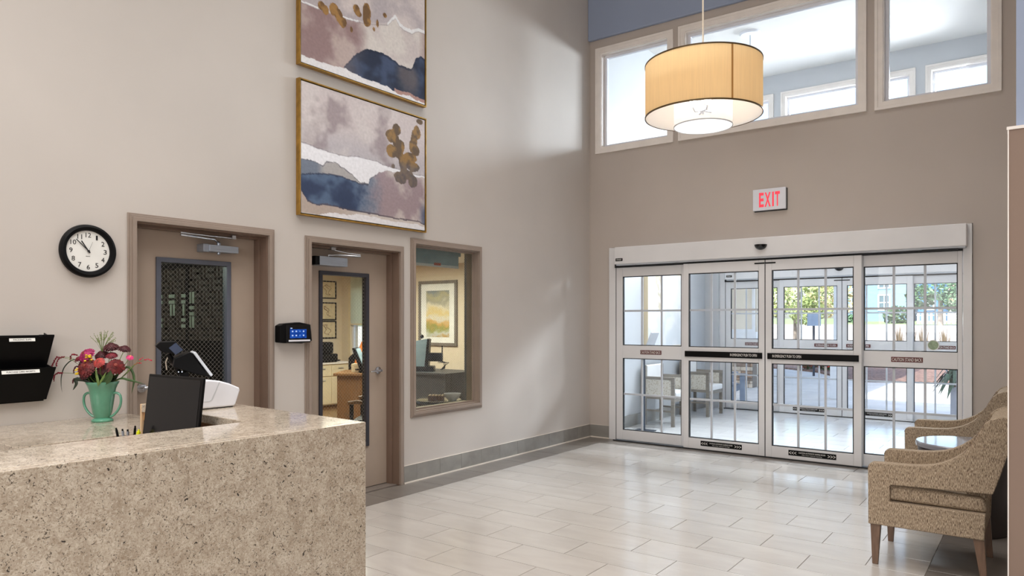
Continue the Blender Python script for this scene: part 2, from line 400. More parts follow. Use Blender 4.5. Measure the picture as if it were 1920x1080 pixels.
# floor: a grout bed with porcelain tiles laid in running bond
floor = struct(MB().box(-.15, 9.15, -14.15, .15, -.06, -.004).build('floor', M['grout']))
def tile_mesh(lx, ly, mat, th=.0038):
    g = .0015
    k = MB(); a = .0012
    V = [(g, g, -th), (lx-g, g, -th), (lx-g, ly-g, -th), (g, ly-g, -th), (g+a, g+a, 0), (lx-g-a, g+a, 0), (lx-g-a, ly-g-a, 0), (g+a, ly-g-a, 0)]
    k.add(V, [(4, 5, 6, 7), (0, 1, 5, 4), (1, 2, 6, 5), (2, 3, 7, 6), (3, 0, 4, 7)])
    me = bpy.data.meshes.new('tile'); me.from_pydata(k.v, [], k.f); me.materials.append(mat); return me
_tm = {}
def lay(name, parent, x0, x1, y0, y1, mat):
    key = (round(x1-x0, 3), round(y1-y0, 3), mat.name)
    if key not in _tm: _tm[key] = tile_mesh(key[0], key[1], mat)
    o = bpy.data.objects.new(name, _tm[key]); o.location = (x0, y0, random.uniform(-.0003, .0003)); COL.objects.link(o); o.parent = parent
    return o
BX, BY, RP, TL = .335, -.345, .3063, .6405
def lay_rows(xa, xb, ya, yb, name='floor_tile'):
    k = math.floor((ya+4.786)/RP)
    while True:
        a = -4.786+RP*k; b = a+RP
        if a >= yb-.01: break
        a, b = max(a, ya), min(b, yb)
        x = (.645 if k % 2 == 1 else .965)-TL*4
        while x < xb-.01:
            p, q = max(x, xa), min(x+TL, xb)
            if q-p > .02 and b-a > .02: lay(name, floor, p, q, a, b, M['tile'])
            x += TL
        k += 1
lay_rows(BX, 4.164, -6.32, BY)
y = -6.32
while y < BY-.01: lay('border_tile', floor, 4.164, 4.95, y, min(y+.64, BY), M['tile_grey']); y += .64
y = -3.2-.64*4
while y < BY-.01: lay('border_tile', floor, .012, BX, max(y, -6.4), min(y+.64, BY), M['tile_grey']); y += .64
x = .012
while x < 4.9: lay('border_tile', floor, x, min(x+.6405, 4.95), BY, -.01, M['tile_grey']); x += .6405
# the rest of the lobby floor lies outside the frame or behind the desk
for (a, b, c, d) in ((4.95, 9.15, -14.1, 0), (0, 4.95, -14.1, -6.4), ):
    lay('floor_tile', floor, a, b, c, d, M['tile'])

# baseboards of grey tile
bl = sgroup('baseboard_left', 'grey tile baseboard along the left wall')
y = -3.211-.32
while y < -.02:
    a, b = max(y, -3.378), min(y+.32, -.014)
    MB().box(0, .012, a+.0015, b-.0015, .012, .162).build('base_tile', M['base_tile'], bl); y += .32
B('grout', M['caulk'], bl, 0, .009, -3.378, -.012, .010, .1635); B('caulk', M['caulk'], bl, 0, .02, -3.378, 0, -.003, .012)
for (a, b) in ((-4.74, -4.49), (-14, -5.86)): B('base_tile', M['base_tile'], bl, 0, .012, a, b, .012, .162)
bf = sgroup('baseboard_far', 'grey tile baseboard of the door wall')
B('base_tile', M['base_tile'], bf, .014, .288, -.012, 0, .012, .162); B('base_tile', M['base_tile'], bf, 4.2, 5.3, -.012, 0, .012, .162)
B('caulk', M['caulk'], bf, 0, .295, -.02, 0, -.003, .012); B('grout', M['caulk'], bf, .012, .295, -.009, 0, .01, .1635)

# ---------------------------------------------------------------- clerestory windows
def clerestory(name, h, d0, label, sash=True):
    w = sgroup(name, label); x0, x1, z0, z1 = h; t = .073
    k = MB().frame(x0-t, x1+t, z0-t, z1+t, t+.004, d0-.018, d0); k.frame(x0-t, x1+t, z0-t, z1+t, .03, d0-.026, d0-.018); k.build('casing', M['trim_white'], w, .003)
    MB().frame(x0, x1, z0, z1, .012, d0-.002, d0+.15).build('reveal', M['trim_white'], w)
    MB().frame(x0+.012, x1-.012, z0+.012, z1-.012, .035, d0+.07, d0+.12).build('sash', M['white_pl'], w, .003)
    B('pane', M['glass'], w, x0+.04, x1-.04, d0+.094, d0+.098, z0+.04, z1-.04)
    return w
for i, h in enumerate(CL): clerestory('window_%d' % (i+1), h, 0., ['small left clerestory window next to the left wall', 'wide middle clerestory window behind the hanging drum lamp', 'right clerestory window in the door wall'][i])

# ---------------------------------------------------------------- vestibule shell
VY = 3.95
wall('wall_vestibule_left', M['white_wall'], 'X', -.15, 0, .15, VY, 0, 5.7)
wall('wall_vestibule_right', M['white_wall'], 'X', 4.52, 4.67, .15, VY, 0, 5.7)
OCL = [(.10, 1.10, 3.8, 5.16), (1.36, 3.15, 3.8, 5.16), (3.42, 4.42, 3.8, 5.16)]
wall('wall_vestibule_outer', M['white_wall'], 'Y', VY, VY+.15, -.15, 4.67, 0, 5.7, [(.24, 4.13, -.01, 2.43)]+OCL)
struct(MB().box(-.15, 4.67, .15, VY+.15, 5.54, 5.7).build('ceiling_vestibule', M['ceil']))
for i, h in enumerate(OCL):
    clerestory('window_%d' % (i+4), h, VY, ['high outer window at the left end of the entrance vestibule', 'wide high outer window of the entrance vestibule', 'high outer window at the right end of the entrance vestibule'][i])
vfloor = struct(MB().box(-.15, 4.67, .15, VY+.12, -.06, -.004).build('floor_vestibule', plain('pale_grout', (204, 204, 204), .8)))
M['vtile'] = tile_mat('pale_vestibule_tile', (212, 211, 210), (222, 221, 220), .22)
k = 0; y = .02
while y < VY+.1:
    x = -.02 - (.32 if k % 2 else 0)
    while x < 4.5:
        p, q = max(x, .005), min(x+.64, 4.515)
        if q-p > .03: lay('floor_tile', vfloor, p, q, y, min(y+RP, VY+.12), M['vtile'])
        x += .64
    y += RP; k += 1
bv = sgroup('baseboard_vestibule', 'pale tile baseboard in the vestibule')
y = .16
while y < VY-.05: B('base_tile', M['base_tile'], bv, 0, .012, y+.0015, min(y+.64, VY)-.0015, .0, .16); y += .64

# ---------------------------------------------------------------- sliding door units
def sliding_unit(name, Y0, label):
    d = sgroup(name, label)
    k = MB().box(.297, .392, Y0-.03, Y0+.12, 0, 2.425).build('jamb', M['alu'], d, .003)
    k = MB().box(4.112, 4.186, Y0-.03, Y0+.12, 0, 2.425).build('jamb', M['alu'], d, .003)
    B('soffit', M['gasket'], d, .39, 4.112, Y0-.05, Y0+.1, 2.168, 2.21)
    hd = MB().box(.436, 4.150, Y0-.15, Y0-.031, 2.205, 2.416).build('header', M['alu'], d, .008)
    B('rail', M['alu_grey'], hd, .45, 4.14, Y0-.125, Y0-.04, 2.19, 2.206)
    k = MB().box(.456, .553, Y0-.1545, Y0-.15, 2.241, 2.276).build('nameplate', M['black'], hd, .004)
    text('STANLEY', M['white_ink'], hd, (.5045, Y0-.1552, 2.2585), .07, .016)
    k = MB(); k.lathe([(.068*math.cos(a), -.058*math.sin(a)) for a in [i*PI/2/8 for i in range(9)]], (2.243, Y0-.15, 2.335), 24)
    s = k.build('motion_sensor', M['black_gloss'], hd, smooth=True)
    B('track', M['silver'], d, .39, 4.112, Y0-.09, Y0+.06, 0, .008)
    B('floor_guide', M['gasket'], d, .39, 4.112, Y0-.1, Y0-.088, -.001, .012)
    B('meeting_gasket', M['gasket'], d, 2.2685, 2.2755, Y0-.096, Y0-.052, .014, 2.168); B('meeting_gasket', M['gasket'], d, .3925, .3995, Y0-.028, Y0+.01, .01, 2.168)
    if Y0 < 1: B('closer_rod', M['gasket'], d, 3.78, 4.08, Y0-.115, Y0-.095, 2.172, 2.188)
    def panel(pname, x0, x1, y0, y1, sl, sr, kind):
        p = MB().frame(x0, x1, .012, 2.17, .05, y0, y1); p = MB()
        # stiles and rails as one welded frame
        p.box(x0, x0+sl, y0, y1, .012, 2.17); p.box(x1-sr, x1, y0, y1, .012, 2.17)
        p.box(x0+sl, x1-sr, y0, y1, 2.055, 2.17); p.box(x0+sl, x1-sr, y0, y1, .012, .135); p.box(x0+sl, x1-sr, y0, y1, 1.035, 1.195)
        f = p.build(pname, M['alu'], d, .004)
        a, b = x0+sl, x1-sr; ym = (y0+y1)/2
        for (z0, z1) in ((.135, 1.035), (1.195, 2.055)):
            MB().frame(a, b, z0, z1, .009, y0+.006, y1-.006).build('gasket', M['gasket'], f)
            B('pane', M['glass'], f, a+.004, b-.004, ym-.002, ym+.002, z0+.004, z1-.004)
            zm = z0+(z1-z0)*.5; w = .0115
            for q in (1, 2): B('muntin', M['alu_grey'], f, a+(b-a)*q/3-w, a+(b-a)*q/3+w, ym-.007, ym+.007, z0+.002, z1-.002)
            B('muntin', M['alu_grey'], f, a+.002, b-.002, ym-.0065, ym+.0065, zm-w, zm+w)
        if kind:
            sg = -1 if kind == 'L' else 1
            tx = x1-.23 if kind == 'L' else x0+.23
            if Y0 < 1: B('push_bar', M['black'], f, x0+.025, x1-.025, y0-.014, y0, 1.082, 1.148)
            else: B('sticker', M['red_lbl'], f, tx-.17, tx+.17, y0-.014, y0, 1.092, 1.142)
            text('IN EMERGENCY PUSH TO OPEN', M['white_ink'], f, (tx, y0-.0148, 1.117), .30, .03)
            cx = 1.777 if kind == 'L' else 2.762
            B('sticker', M['black'], f, cx-.24, cx+.24, y0-.003, y0, .054, .111)
            text('<<<', M['white_ink'], f, (cx-.195, y0-.0036, .082), .075, .03); text('>>>', M['white_ink'], f, (cx+.195, y0-.0036, .082), .075, .03)
            text('CAUTION AUTOMATIC SLIDING DOOR', M['white_ink'], f, (cx, y0-.0036, .090), .27, .015)
            text('May close without warning', M['white_ink'], f, (cx, y0-.0036, .068), .2, .011)
            mx = x1-.11 if kind == 'L' else x0
            B('guide_pin', M['black'], f, mx, mx+.11, y0-.006, y0, 2.128, 2.142)
        else:
            cx = .875 if x0 < 2 else 3.64
            B('sticker', M['red_lbl'], f, cx-.139, cx+.139, y0-.003, y0, 1.089, 1.139)
            text('CAUTION STAND BACK', M['white_ink'], f, (cx, y0-.0036, 1.114), .262, .033)
        return f
    panel('sidelight', .400, 1.345, Y0-.03, Y0+.015, .09, .075, None)
    r = panel('sidelight', 3.17, 4.108, Y0-.03, Y0+.015, .078, .038, None)
    panel('sliding_panel', 1.322, 2.268, Y0-.098, Y0-.05, .066, .065, 'L')
    panel('sliding_panel', 2.276, 3.242, Y0-.098, Y0-.05, .068, .075, 'R')
    return d, r
d3, side_r = sliding_unit('door_3', 0., 'inner white automatic sliding glass doors in the door wall')
d4, _ = sliding_unit('door_4', 4.05, 'outer white automatic sliding glass doors beyond the vestibule'); d4.location.x = -.06
M['emb'] = plain('sage_decal', (150, 168, 140), .5, var=.15, scale=30)
MB().cyl((3.865, -.0125, 1.262), .052, 0, .0008, 28, 'Y').build('decal', M['paper'], side_r)
MB().cyl((3.865, -.0135, 1.262), .044, 0, .0009, 28, 'Y').build('decal_seal', M['emb'], side_r)

# ---------------------------------------------------------------- hinged doors and interior window in the left wall
def casing(o, op, label_only=None, z_open=True):
    y0, y1, z0, z1 = op; w = .05
    k = MB()
    for (g, x0, x1) in ((.0, 0, .012), (.012, .012, .019), (.026, .019, .027)):
        if z_open:
            a, b, t = y0-w+g, y1+w-g, z1+w-g; i0, i1, it = y0+.002, y1-.002, z1-.002
            pts_o = [(a, 0), (a, t), (b, t), (b, 0)]; pts_i = [(i1, 0), (i1, it), (i0, it), (i0, 0)]
            k.prism(pts_o+pts_i, x0, x1, 'X')
        else: k.frame(y0-w+g, y1+w-g, z0-w+g, z1+w-g, w-g+.002, x0, x1, 'X')
    return k.build('casing', M['taupe'], o, .0025)
def wires(y0, y1, z0, z1, x, parent, sp, r=.00052):
    k = MB()
    for sg in (1, -1):
        n = int(((y1-y0)+(z1-z0))/sp)+1
        for i in range(1, n):
            c = i*sp
            if sg == 1: p = [(y0+max(0, c-(z1-z0)), z0+min(c, z1-z0)), (y0+min(c, y1-y0), z0+max(0, c-(y1-y0)))]
            else: p = [(y1-max(0, c-(z1-z0)), z0+min(c, z1-z0)), (y1-min(c, y1-y0), z0+max(0, c-(y1-y0)))]
            if abs(p[0][0]-p[1][0]) < .01: continue
            k.bar((x+.0002*sg, p[0][0], p[0][1]), (x+.0002*sg, p[1][0], p[1][1]), r*2, r*1.2, (1, 0, 0))
    o = k.build('wire_mesh', M['wire'], parent); o['kind'] = 'stuff'; return o
def hinged(name, op, leaf, lite, fm, handle_y, lever_dir, label):
    d = sgroup(name, label); casing(d, op); y0, y1, z0, z1 = op
    k = MB(); 
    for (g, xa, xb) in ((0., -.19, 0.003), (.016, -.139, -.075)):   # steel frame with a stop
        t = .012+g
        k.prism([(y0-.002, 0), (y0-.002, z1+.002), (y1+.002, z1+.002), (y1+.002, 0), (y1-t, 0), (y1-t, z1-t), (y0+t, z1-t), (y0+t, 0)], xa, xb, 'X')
    k.build('frame', M['jamb_shade_brown'], d, .002)
    a, b, c, e = lite; V0, V1, Z0, Z1 = y0+.014, y1-.014, .012, z1-.014
    lf = wall('leaf', M['door_taupe'], 'X', -.183, -.14, V0, V1, Z0, Z1, [(a+.02, b-.02, c+.02, e-.02)])
    del lf['kind']; lf.parent = d
    MB().frame(a, b, c, e, .034, -.187, -.126, 'X').build('lite_frame', fm, lf, .004)
    B('pane', M['glass_int'], lf, -.163, -.159, a+.02, b-.02, c+.02, e-.02)
    wires(a+.03, b-.03, c+.03, e-.03, -.1565, lf, .033)
    k = MB().cyl((-.14, handle_y, 1.05), .032, 0, .014, 24, 'X'); k.cyl((-.14, handle_y, 1.05), .012, .014, .055, 16, 'X')
    k.tube([(-.09, handle_y, 1.05), (-.085, handle_y+.03*lever_dir, 1.051), (-.088, handle_y+.08*lever_dir, 1.049), (-.092, handle_y+.125*lever_dir, 1.045)], [.011, .0115, .010, .009], 10)
    k.build('handle', M['chrome'], lf, smooth=True)
    B('threshold', M['grout'], d, -.19, -.02, y0, y1, -.002, .006)
    return d, lf
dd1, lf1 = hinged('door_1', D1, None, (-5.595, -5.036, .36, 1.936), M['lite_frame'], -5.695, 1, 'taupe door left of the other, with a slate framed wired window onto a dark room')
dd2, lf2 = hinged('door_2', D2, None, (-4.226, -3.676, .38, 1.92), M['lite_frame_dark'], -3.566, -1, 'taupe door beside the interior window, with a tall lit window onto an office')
# door closers
k = MB().box(-.14, -.045, -5.257, -5.026, 1.995, 2.043); k.box(-.14, -.05, -5.3, -5.257, 1.99, 2.047); k.cyl((-.072, -5.17, 2.043), .014, 0, .02); k.cyl((-.072, -5.17, 1.977), .011, 0, .018)
cl1 = k.build('closer', M['silver'], lf1, .004)
MB().tube([(-.072, -5.17, 2.066), (-.05, -5.20, 2.07), (-.03, -5.23, 2.082), (-.0, -5.495, 2.086)], .008, 8).build('closer_arm', M['chrome'], cl1, smooth=True)
MB().tube([(0, -5.495, 2.102), (-.03, -5.28, 2.103), (-.062, -5.06, 2.106)], .006, 8).build('closer_rod', M['chrome'], cl1, smooth=True)
B('closer_foot', M['chrome'], cl1, -.09, -.05, -5.075, -5.045, 2.098, 2.125)
k = MB().box(-.14, -.03, -4.300, -4.008, 1.958, 2.032)
cl2 = k.build('closer', M['silver'], lf2, .004)
B('closer_end', M['black'], cl2, -.14, -.035, -4.34, -4.3, 1.96, 2.03)
MB().tube([(-.07, -4.18, 2.032), (-.07, -4.18, 2.046), (-.04, -4.12, 2.052), (-.005, -3.89, 2.052)], .008, 8).build('closer_arm', M['chrome'], cl2, smooth=True)
MB().tube([(-.005, -3.89, 2.066), (-.03, -4.0, 2.075), (-.07, -4.14, 2.098)], .006, 8).build('closer_rod', M['chrome'], cl2, smooth=True)
B('closer_foot', M['chrome'], cl2, -.09, -.05, -4.165, -4.12, 2.092, 2.116)

w4 = sgroup('window_7', 'taupe framed interior window onto the office, beside the second door')
casing(w4, W4, z_open=False); y0, y1, z0, z1 = W4
MB().frame(y0, y1, z0, z1, .012, -.15, .004, 'X').build('reveal', M['taupe'], w4)
MB().frame(y0+.01, y1-.01, z0+.01, z1-.01, .018, -.075, -.05, 'X').build('stop', M['taupe'], w4)
B('pane', M['glass_int'], w4, -.068, -.064, y0+.02, y1-.02, z0+.02, z1-.02)
wires(y0+.03, y1-.03, z0+.03, z1-.03, -.0625, w4, .0255, .00055)
B('sill', M['cream_cab'], w4, -.19, -.076, y0, y1, z0-.01, z0+.014)

# ---------------------------------------------------------------- reception desk
DZ = -math.radians(2.9)
desk = thing('reception_desk', 'beige speckled stone reception desk with waterfall front and polished ledge', 'desk', (2.418, -6.004, 0), DZ)
# local: x to the room, y along the front; the corner nearest the door is the origin
def poly_prism(name, mat, poly, z0, z1, parent, bevel=.003): return MB().prism(poly, z0, z1, 'Z').build(name, mat, parent, bevel)
MB().box(-.04, 0, -2.6, 0, 0, 1.0695).build('front_panel', M['stone'], desk, .002)
MB().box(-1.40, -.0405, -.03, 0, 0, 1.0295).build('side_panel', M['wood'], desk, .002)
poly_prism('ledge', M['stone'], [(-.0405, -2.6), (-.0405, 0), (-1.40, 0), (-1.40, -.318), (-.40, -.318), (-.40, -2.6)], 1.03, 1.07, desk)
poly_prism('ledge_core', M['wood'], [(-.0405, -2.59), (-.0405, -.031), (-1.40, -.031), (-1.40, -.31), (-.392, -.31), (-.392, -2.59)], .985, 1.0295, desk)
MB().box(-1.416, -1.4005, -.318, 0, 0, 1.07).build('end_panel', M['pale_oak'], desk, .002)
MB().box(-.392, -.375, -2.6, -.30, .0, .985).build('inner_panel', M['brown_desk'], desk)
MB().box(-1.42, -.393, -2.5, -.33, .70, .74).build('work_surface', M['brown_desk'], desk, .003)
MB().box(-1.42, -1.39, -2.5, -2.2, 0, .70).build('pedestal', M['brown_desk'], desk)

bc = thing('side_counter', 'lower polished stone counter against the left wall under the file pockets', 'counter', (0, -6.3, 0))
MB().box(.002, .87, -.46, .45, .865, .905).build('countertop', M['stone'], bc, .003)
MB().box(.002, .86, -.452, -.43, .80, .8645).build('apron', M['wood'], bc, .002)
for a in (.01, .83): MB().box(a, a+.03, -.43, .42, 0, .8645).build('end_panel', M['wood'], bc)

# ---------------------------------------------------------------- flower vase (rests on the lower counter)
YAW = math.radians(36.524)
VP = Vector((.262, -6.115, .905))
vase = thing('vase', 'jade green two handled ceramic vase on the lower stone counter', 'vase', VP, YAW)
c = .0005616
prof = [(.0, 0), (.058, .001), (.060, .009), (.052, .017), (.040, .022), (.043, .030), (.052, .055), (.060, .11), (.066, .155), (.071, .19), (.080, .214), (.0885, .230), (.0885, .236), (.083, .236), (.074, .214), (.064, .18), (.05, .08), (.03, .05), (0., .048)]
MB().lathe(prof, n=40, cap0=False, cap1=False).build('body', M['green_gl'], vase, smooth=True)
for sg in (-1, 1):
    h = [(-.066, .165), (-.085, .168), (-.104, .155), (-.110, .125), (-.104, .09), (-.086, .058), (-.064, .036), (-.047, .028)]
    MB().tube(smooth([(sg*-x, 0, z) for x, z in h]), .0072, 10).build('handle', M['green_gl'], vase, smooth=True)

RW = Matrix.Rotation(YAW, 4, 'Z')
def fl(x, y, dep=0.): return VP + RW @ Vector(((x-562)*c, dep, (1022-y)*c))
G = 'cut flowers in the green vase'
def zinnia_mesh(r, mat, cmat, name):
    k = MB(); rings = [(1.0, -.08, 18), (.92, .1, 17), (.78, .24, 15), (.6, .36, 13), (.42, .46, 10), (.28, .52, 7)]
    for (rr, h, n) in rings:
        for i in range(n):
            a = 2*PI*(i+random.random()*.3)/n; w = rr*r*PI/n*1.15; R_ = rr*r*random.uniform(.93, 1.06)
            ca, sa = math.cos(a), math.sin(a)
            def P(q, s_, z): return (q*ca-s_*sa, q*sa+s_*ca, z)
            z = h*r
            k.add([P(.12*r, -w*.3, z), P(.12*r, w*.3, z), P(R_*.7, w, z+.06*r), P(R_, w*.45, z-.06*r), P(R_, -w*.45, z-.06*r), P(R_*.7, -w, z+.06*r)], [(0, 1, 2, 5), (5, 2, 3, 4)])
    return k
def flower(name, label, x, y, r_, mat, cmat, tilt, dep=0., group=G):
    r = r_*1.18; p = fl(x, y, dep); o = thing(name, label, 'flower', p, YAW, group)
    d = (Vector((0, 0, 1))*math.cos(tilt[0]) + Vector((math.sin(tilt[1]), -math.cos(tilt[1]), 0))*math.sin(tilt[0])).normalized()
    Rm = Vector((0, 0, 1)).rotation_difference(d).to_matrix().to_4x4()
    k = zinnia_mesh(r, mat, cmat, name); k.v = [tuple(Rm @ Vector(v)) for v in k.v]; k.build('petals', mat, o)
    k = MB().ball((0, 0, 0), r*.3, 10, .6); k.v = [tuple(Rm @ (Vector(v)+Vector((0, 0, r*.42)))) for v in k.v]; k.build('flower_center', cmat, o)
    base = RW.inverted() @ (VP + Vector((0, 0, .19)) - p); base.x += random.uniform(-.03, .03)
    MB().tube([Rm @ Vector((0, 0, -.002)), Vector((base.x*.35, base.y*.3, base.z*.5)), base], .002, 6).build('stem', M['stem'], o)
    return o
flower('zinnia', 'magenta zinnia at the upper left of the bouquet', 415, 325, .042, M['magenta'], M['rust'], (1.0, -.3), -.02)
flower('zinnia', 'large dark red zinnia low at the front left of the bouquet', 462, 450, .048, M['darkred'], M['rust'], (1.05, -.1), -.06)
flower('zinnia', 'dark red zinnia at the right edge of the bouquet', 742, 440, .042, M['darkred'], M['rust'], (1.1, .5), -.04)
flower('zinnia', 'burgundy zinnia at the top of the bouquet under the grass tuft', 655, 245, .040, M['burgundy'], M['burgundy'], (.35, .2), 0)
flower('zinnia', 'small burgundy zinnia highest on the right side', 797, 262, .031, M['burgundy'], M['burgundy'], (.4, .9), 0)
flower('zinnia', 'coral red zinnia in the middle of the bouquet', 600, 395, .028, M['coral'], M['rust'], (1.0, 0), -.07)
flower('zinnia', 'burgundy zinnia behind the coral bloom', 545, 325, .036, M['burgundy'], M['burgundy'], (.6, -.1), .01)
flower('zinnia', 'crimson zinnia between the top bloom and the right bloom', 680, 328, .028, M['crimson'], M['burgundy'], (.5, .3), -.02)
flower('zinnia', 'burgundy zinnia seen edge on at the left of the bouquet', 318, 372, .026, M['crimson'], M['burgundy'], (.5, -1.0), 0)
flower('zinnia', 'burgundy zinnia low under the large dark red bloom', 440, 510, .032, M['burgundy'], M['burgundy'], (1.25, -.2), -.06)
flower('zinnia', 'burgundy zinnia deep between the two large dark red blooms', 610, 465, .034, M['burgundy'], M['rust'], (1.1, .1), -.035)
flower('zinnia', 'burgundy zinnia just below the magenta bloom', 372, 425, .03, M['burgundy'], M['burgundy'], (.9, -.6), -.015)
flower('zinnia', 'tiny pink flower right of the bouquet before the door frame', 852, 350, .018, M['pink'], M['yellow'], (.7, .7), 0)
for i, (x, y, r) in enumerate(((492, 352, .02), (378, 488, .018))):
    o = thing('yellow_flower', ['yellow blossom cluster right of the magenta zinnia', 'yellow blossom cluster low on the left of the bouquet'][i], 'flower', fl(x, y, -.07), YAW, G)
    k = MB()
    for q in range(9): k.ball((random.uniform(-r, r), random.uniform(-.01, .01), random.uniform(-r, r)), r*.36, 8, .7)
    k.build('blossom', M['yellow'], o); b = RW.inverted() @ (VP+Vector((0, 0, .2))-fl(x, y, -.07)); MB().tube([(0, 0, 0), b*.5+Vector((0, 0, .01)), b], .0016, 6).build('stem', M['stem'], o)
def spray(label, pts, stem_pts, mat, r=.0062, dep=0.):
    P0 = fl(*stem_pts[-1], dep); o = thing('amaranth', label, 'flower', P0, YAW, G)
    L = lambda q: RW.inverted() @ (fl(*q, dep)-P0)
    k = MB(); pp = [L(q) for q in pts]
    for i in range(len(pp)-1):
        n = max(2, int((pp[i+1]-pp[i]).length/.0045))
        for q in range(n):
            a = pp[i].lerp(pp[i+1], q/n)+Vector((random.uniform(-1, 1), random.uniform(-1, 1), random.uniform(-1, 1)))*r*.35
            k.ball(a, r*random.uniform(.6, .95), 6)
    k.build('tassel', mat, o, smooth=True)
    MB().tube(smooth([L(q) for q in stem_pts]), .0013, 6).build('stem', M['stem'], o)
V0_ = (560, 640)
spray('longest burgundy amaranth tassel arching down at the far left', [(160, 347), (90, 348), (55, 385), (35, 430), (24, 478)], [(160, 347), (260, 365), (420, 480), V0_], M['crimson'])
spray('short burgundy amaranth tassel inside the longest one', [(150, 352), (118, 368), (103, 400), (98, 440)], [(150, 352), (250, 370), (420, 490), V0_], M['crimson'], dep=-.02)
spray('burgundy amaranth tassel nearest the magenta zinnia', [(300, 325), (255, 316), (230, 335), (222, 378)], [(300, 325), (380, 410), V0_], M['crimson'])
spray('burgundy amaranth tassel under the edge on zinnia', [(345, 440), (305, 440), (286, 470), (280, 518)], [(345, 440), (430, 540), V0_], M['burgundy'], dep=-.02)
spray('burgundy amaranth tassel lowest at the far left', [(145, 512), (95, 514), (62, 535), (48, 602)], [(145, 512), (300, 525), (450, 590), V0_], M['crimson'])
spray('burgundy amaranth tassel beside the dark leaf', [(330, 560), (300, 570), (288, 590), (287, 618)], [(330, 560), (430, 590), V0_], M['burgundy'], dep=-.03)
spray('pink red amaranth tip reaching farthest right', [(1000, 378), (1040, 368), (1085, 386)], [(1000, 378), (890, 440), (740, 580), V0_], M['pinkred'], .005)
spray('pink red amaranth tip pointing up on the right', [(962, 376), (985, 358), (1004, 344)], [(962, 376), (880, 450), (730, 590), V0_], M['pinkred'], .004, -.01)
spray('pink red amaranth tip lowest on the right', [(893, 425), (930, 408), (966, 410)], [(893, 425), (850, 480), (720, 590), V0_], M['pinkred'], .005, .01)
def blade(label, pts, w, mat, dep=0., name='leaf_blade'):
    pts = [tuple(v)[:2] for v in smooth([(*q, 0) for q in pts], 4)]; P0 = fl(*pts[-1], dep); o = thing(name, label, 'leaf', P0, YAW, G)
    n = len(pts); k = MB(); vs = []; fs = []
    from_ = [RW.inverted() @ (fl(*q, dep)-P0) for q in pts]
    for i, p in enumerate(from_):
        d = (from_[min(i+1, n-1)]-from_[max(i-1, 0)]).normalized(); s_ = d.cross(Vector((0, 1, 0))).normalized()
        ww = w*math.sin(PI*(i+.35)/(n-.3)); off = Vector((0, ww*.4, 0))
        vs += [p-s_*ww+off, p, p+s_*ww+off]
    for i in range(n-1): fs += [(3*i, 3*i+1, 3*i+4, 3*i+3), (3*i+1, 3*i+2, 3*i+5, 3*i+4)]
    k.add(vs, fs).build('blade', mat, o)
blade('long arching green leaf on the right of the bouquet', [(868, 728), (888, 640), (893, 570), (872, 495), (820, 450), (740, 520), (620, 620)], .008, M['leaf'])
blade('narrow leaf pointing straight right over the door handle', [(1012, 626), (930, 602), (850, 582), (770, 570), (640, 620)], .007, M['leaf'], -.02)
blade('thin leaf hanging far down at the left', [(140, 718), (128, 640), (132, 540), (170, 440), (270, 372), (420, 440), (540, 620)], .0035, M['leaf_dark'])
blade('dark drooping leaf over the left rim of the vase', [(318, 684), (350, 620), (345, 575), (420, 580), (540, 625)], .012, M['leaf_dark'], -.06)
blade('broad green leaf at the front right of the vase rim', [(715, 480), (700, 540), (660, 590), (600, 640)], .022, M['leaf'], -.07)
blade('pale green leaf upright in the middle of the bouquet', [(585, 450), (590, 520), (605, 590), (610, 640)], .008, M['stem'], -.09)
blade('slanting pale leaf beside the upright one', [(690, 490), (660, 540), (630, 590), (600, 640)], .006, M['stem'], -.085)
k = MB()
for q in range(60):
    x = random.uniform(400, 735); a_ = fl(x+random.uniform(-25, 25), random.uniform(440, 575), random.uniform(-.06, .05))-VP; b_ = fl(562+(x-562)*.45, 615)-VP
    d_ = (a_-b_); s_ = d_.cross(Vector((random.uniform(-1, 1), random.uniform(-1, 1), .3))).normalized()*random.uniform(.008, .018)
    k.add([b_, b_+d_*.5+s_, a_, b_+d_*.5-s_], [(0, 1, 2, 3)])
fo_ = tag(k.build('bouquet_foliage', M['leaf_dark']), 'dark green foliage filling the mouth of the green vase', 'foliage', G, 'stuff'); fo_.location = VP
o = thing('grass_tuft', 'feathery green seed grass rising at the top of the bouquet', 'grass', fl(560, 640), YAW, G)
k = MB(); ks = MB(); inv = RW.inverted()
for q in range(26):
    tx, ty = random.uniform(478, 705), random.uniform(75, 190)
    if abs(tx-600) < 40: ty = random.uniform(60, 120)
    dp = random.uniform(-.04, .04)
    a = inv @ (fl(560, 290)-fl(560, 640)); b = inv @ (fl(tx, ty, dp)-fl(560, 640)); m_ = a.lerp(b, .5)+Vector((0, 0, .012))
    k.tube([a*.0, a, m_, b], [.0011, .001, .0008, .0005], 4)
    for w in range(7): ks.ball(m_.lerp(b, w/6)+Vector((random.uniform(-1, 1)*.003, 0, random.uniform(-1, 1)*.003)), .0019, 5, 1.6)
k.build('stem', M['stem'], o); s_ = ks.build('seed_heads', M['seed'], o); s_['kind'] = 'stuff'

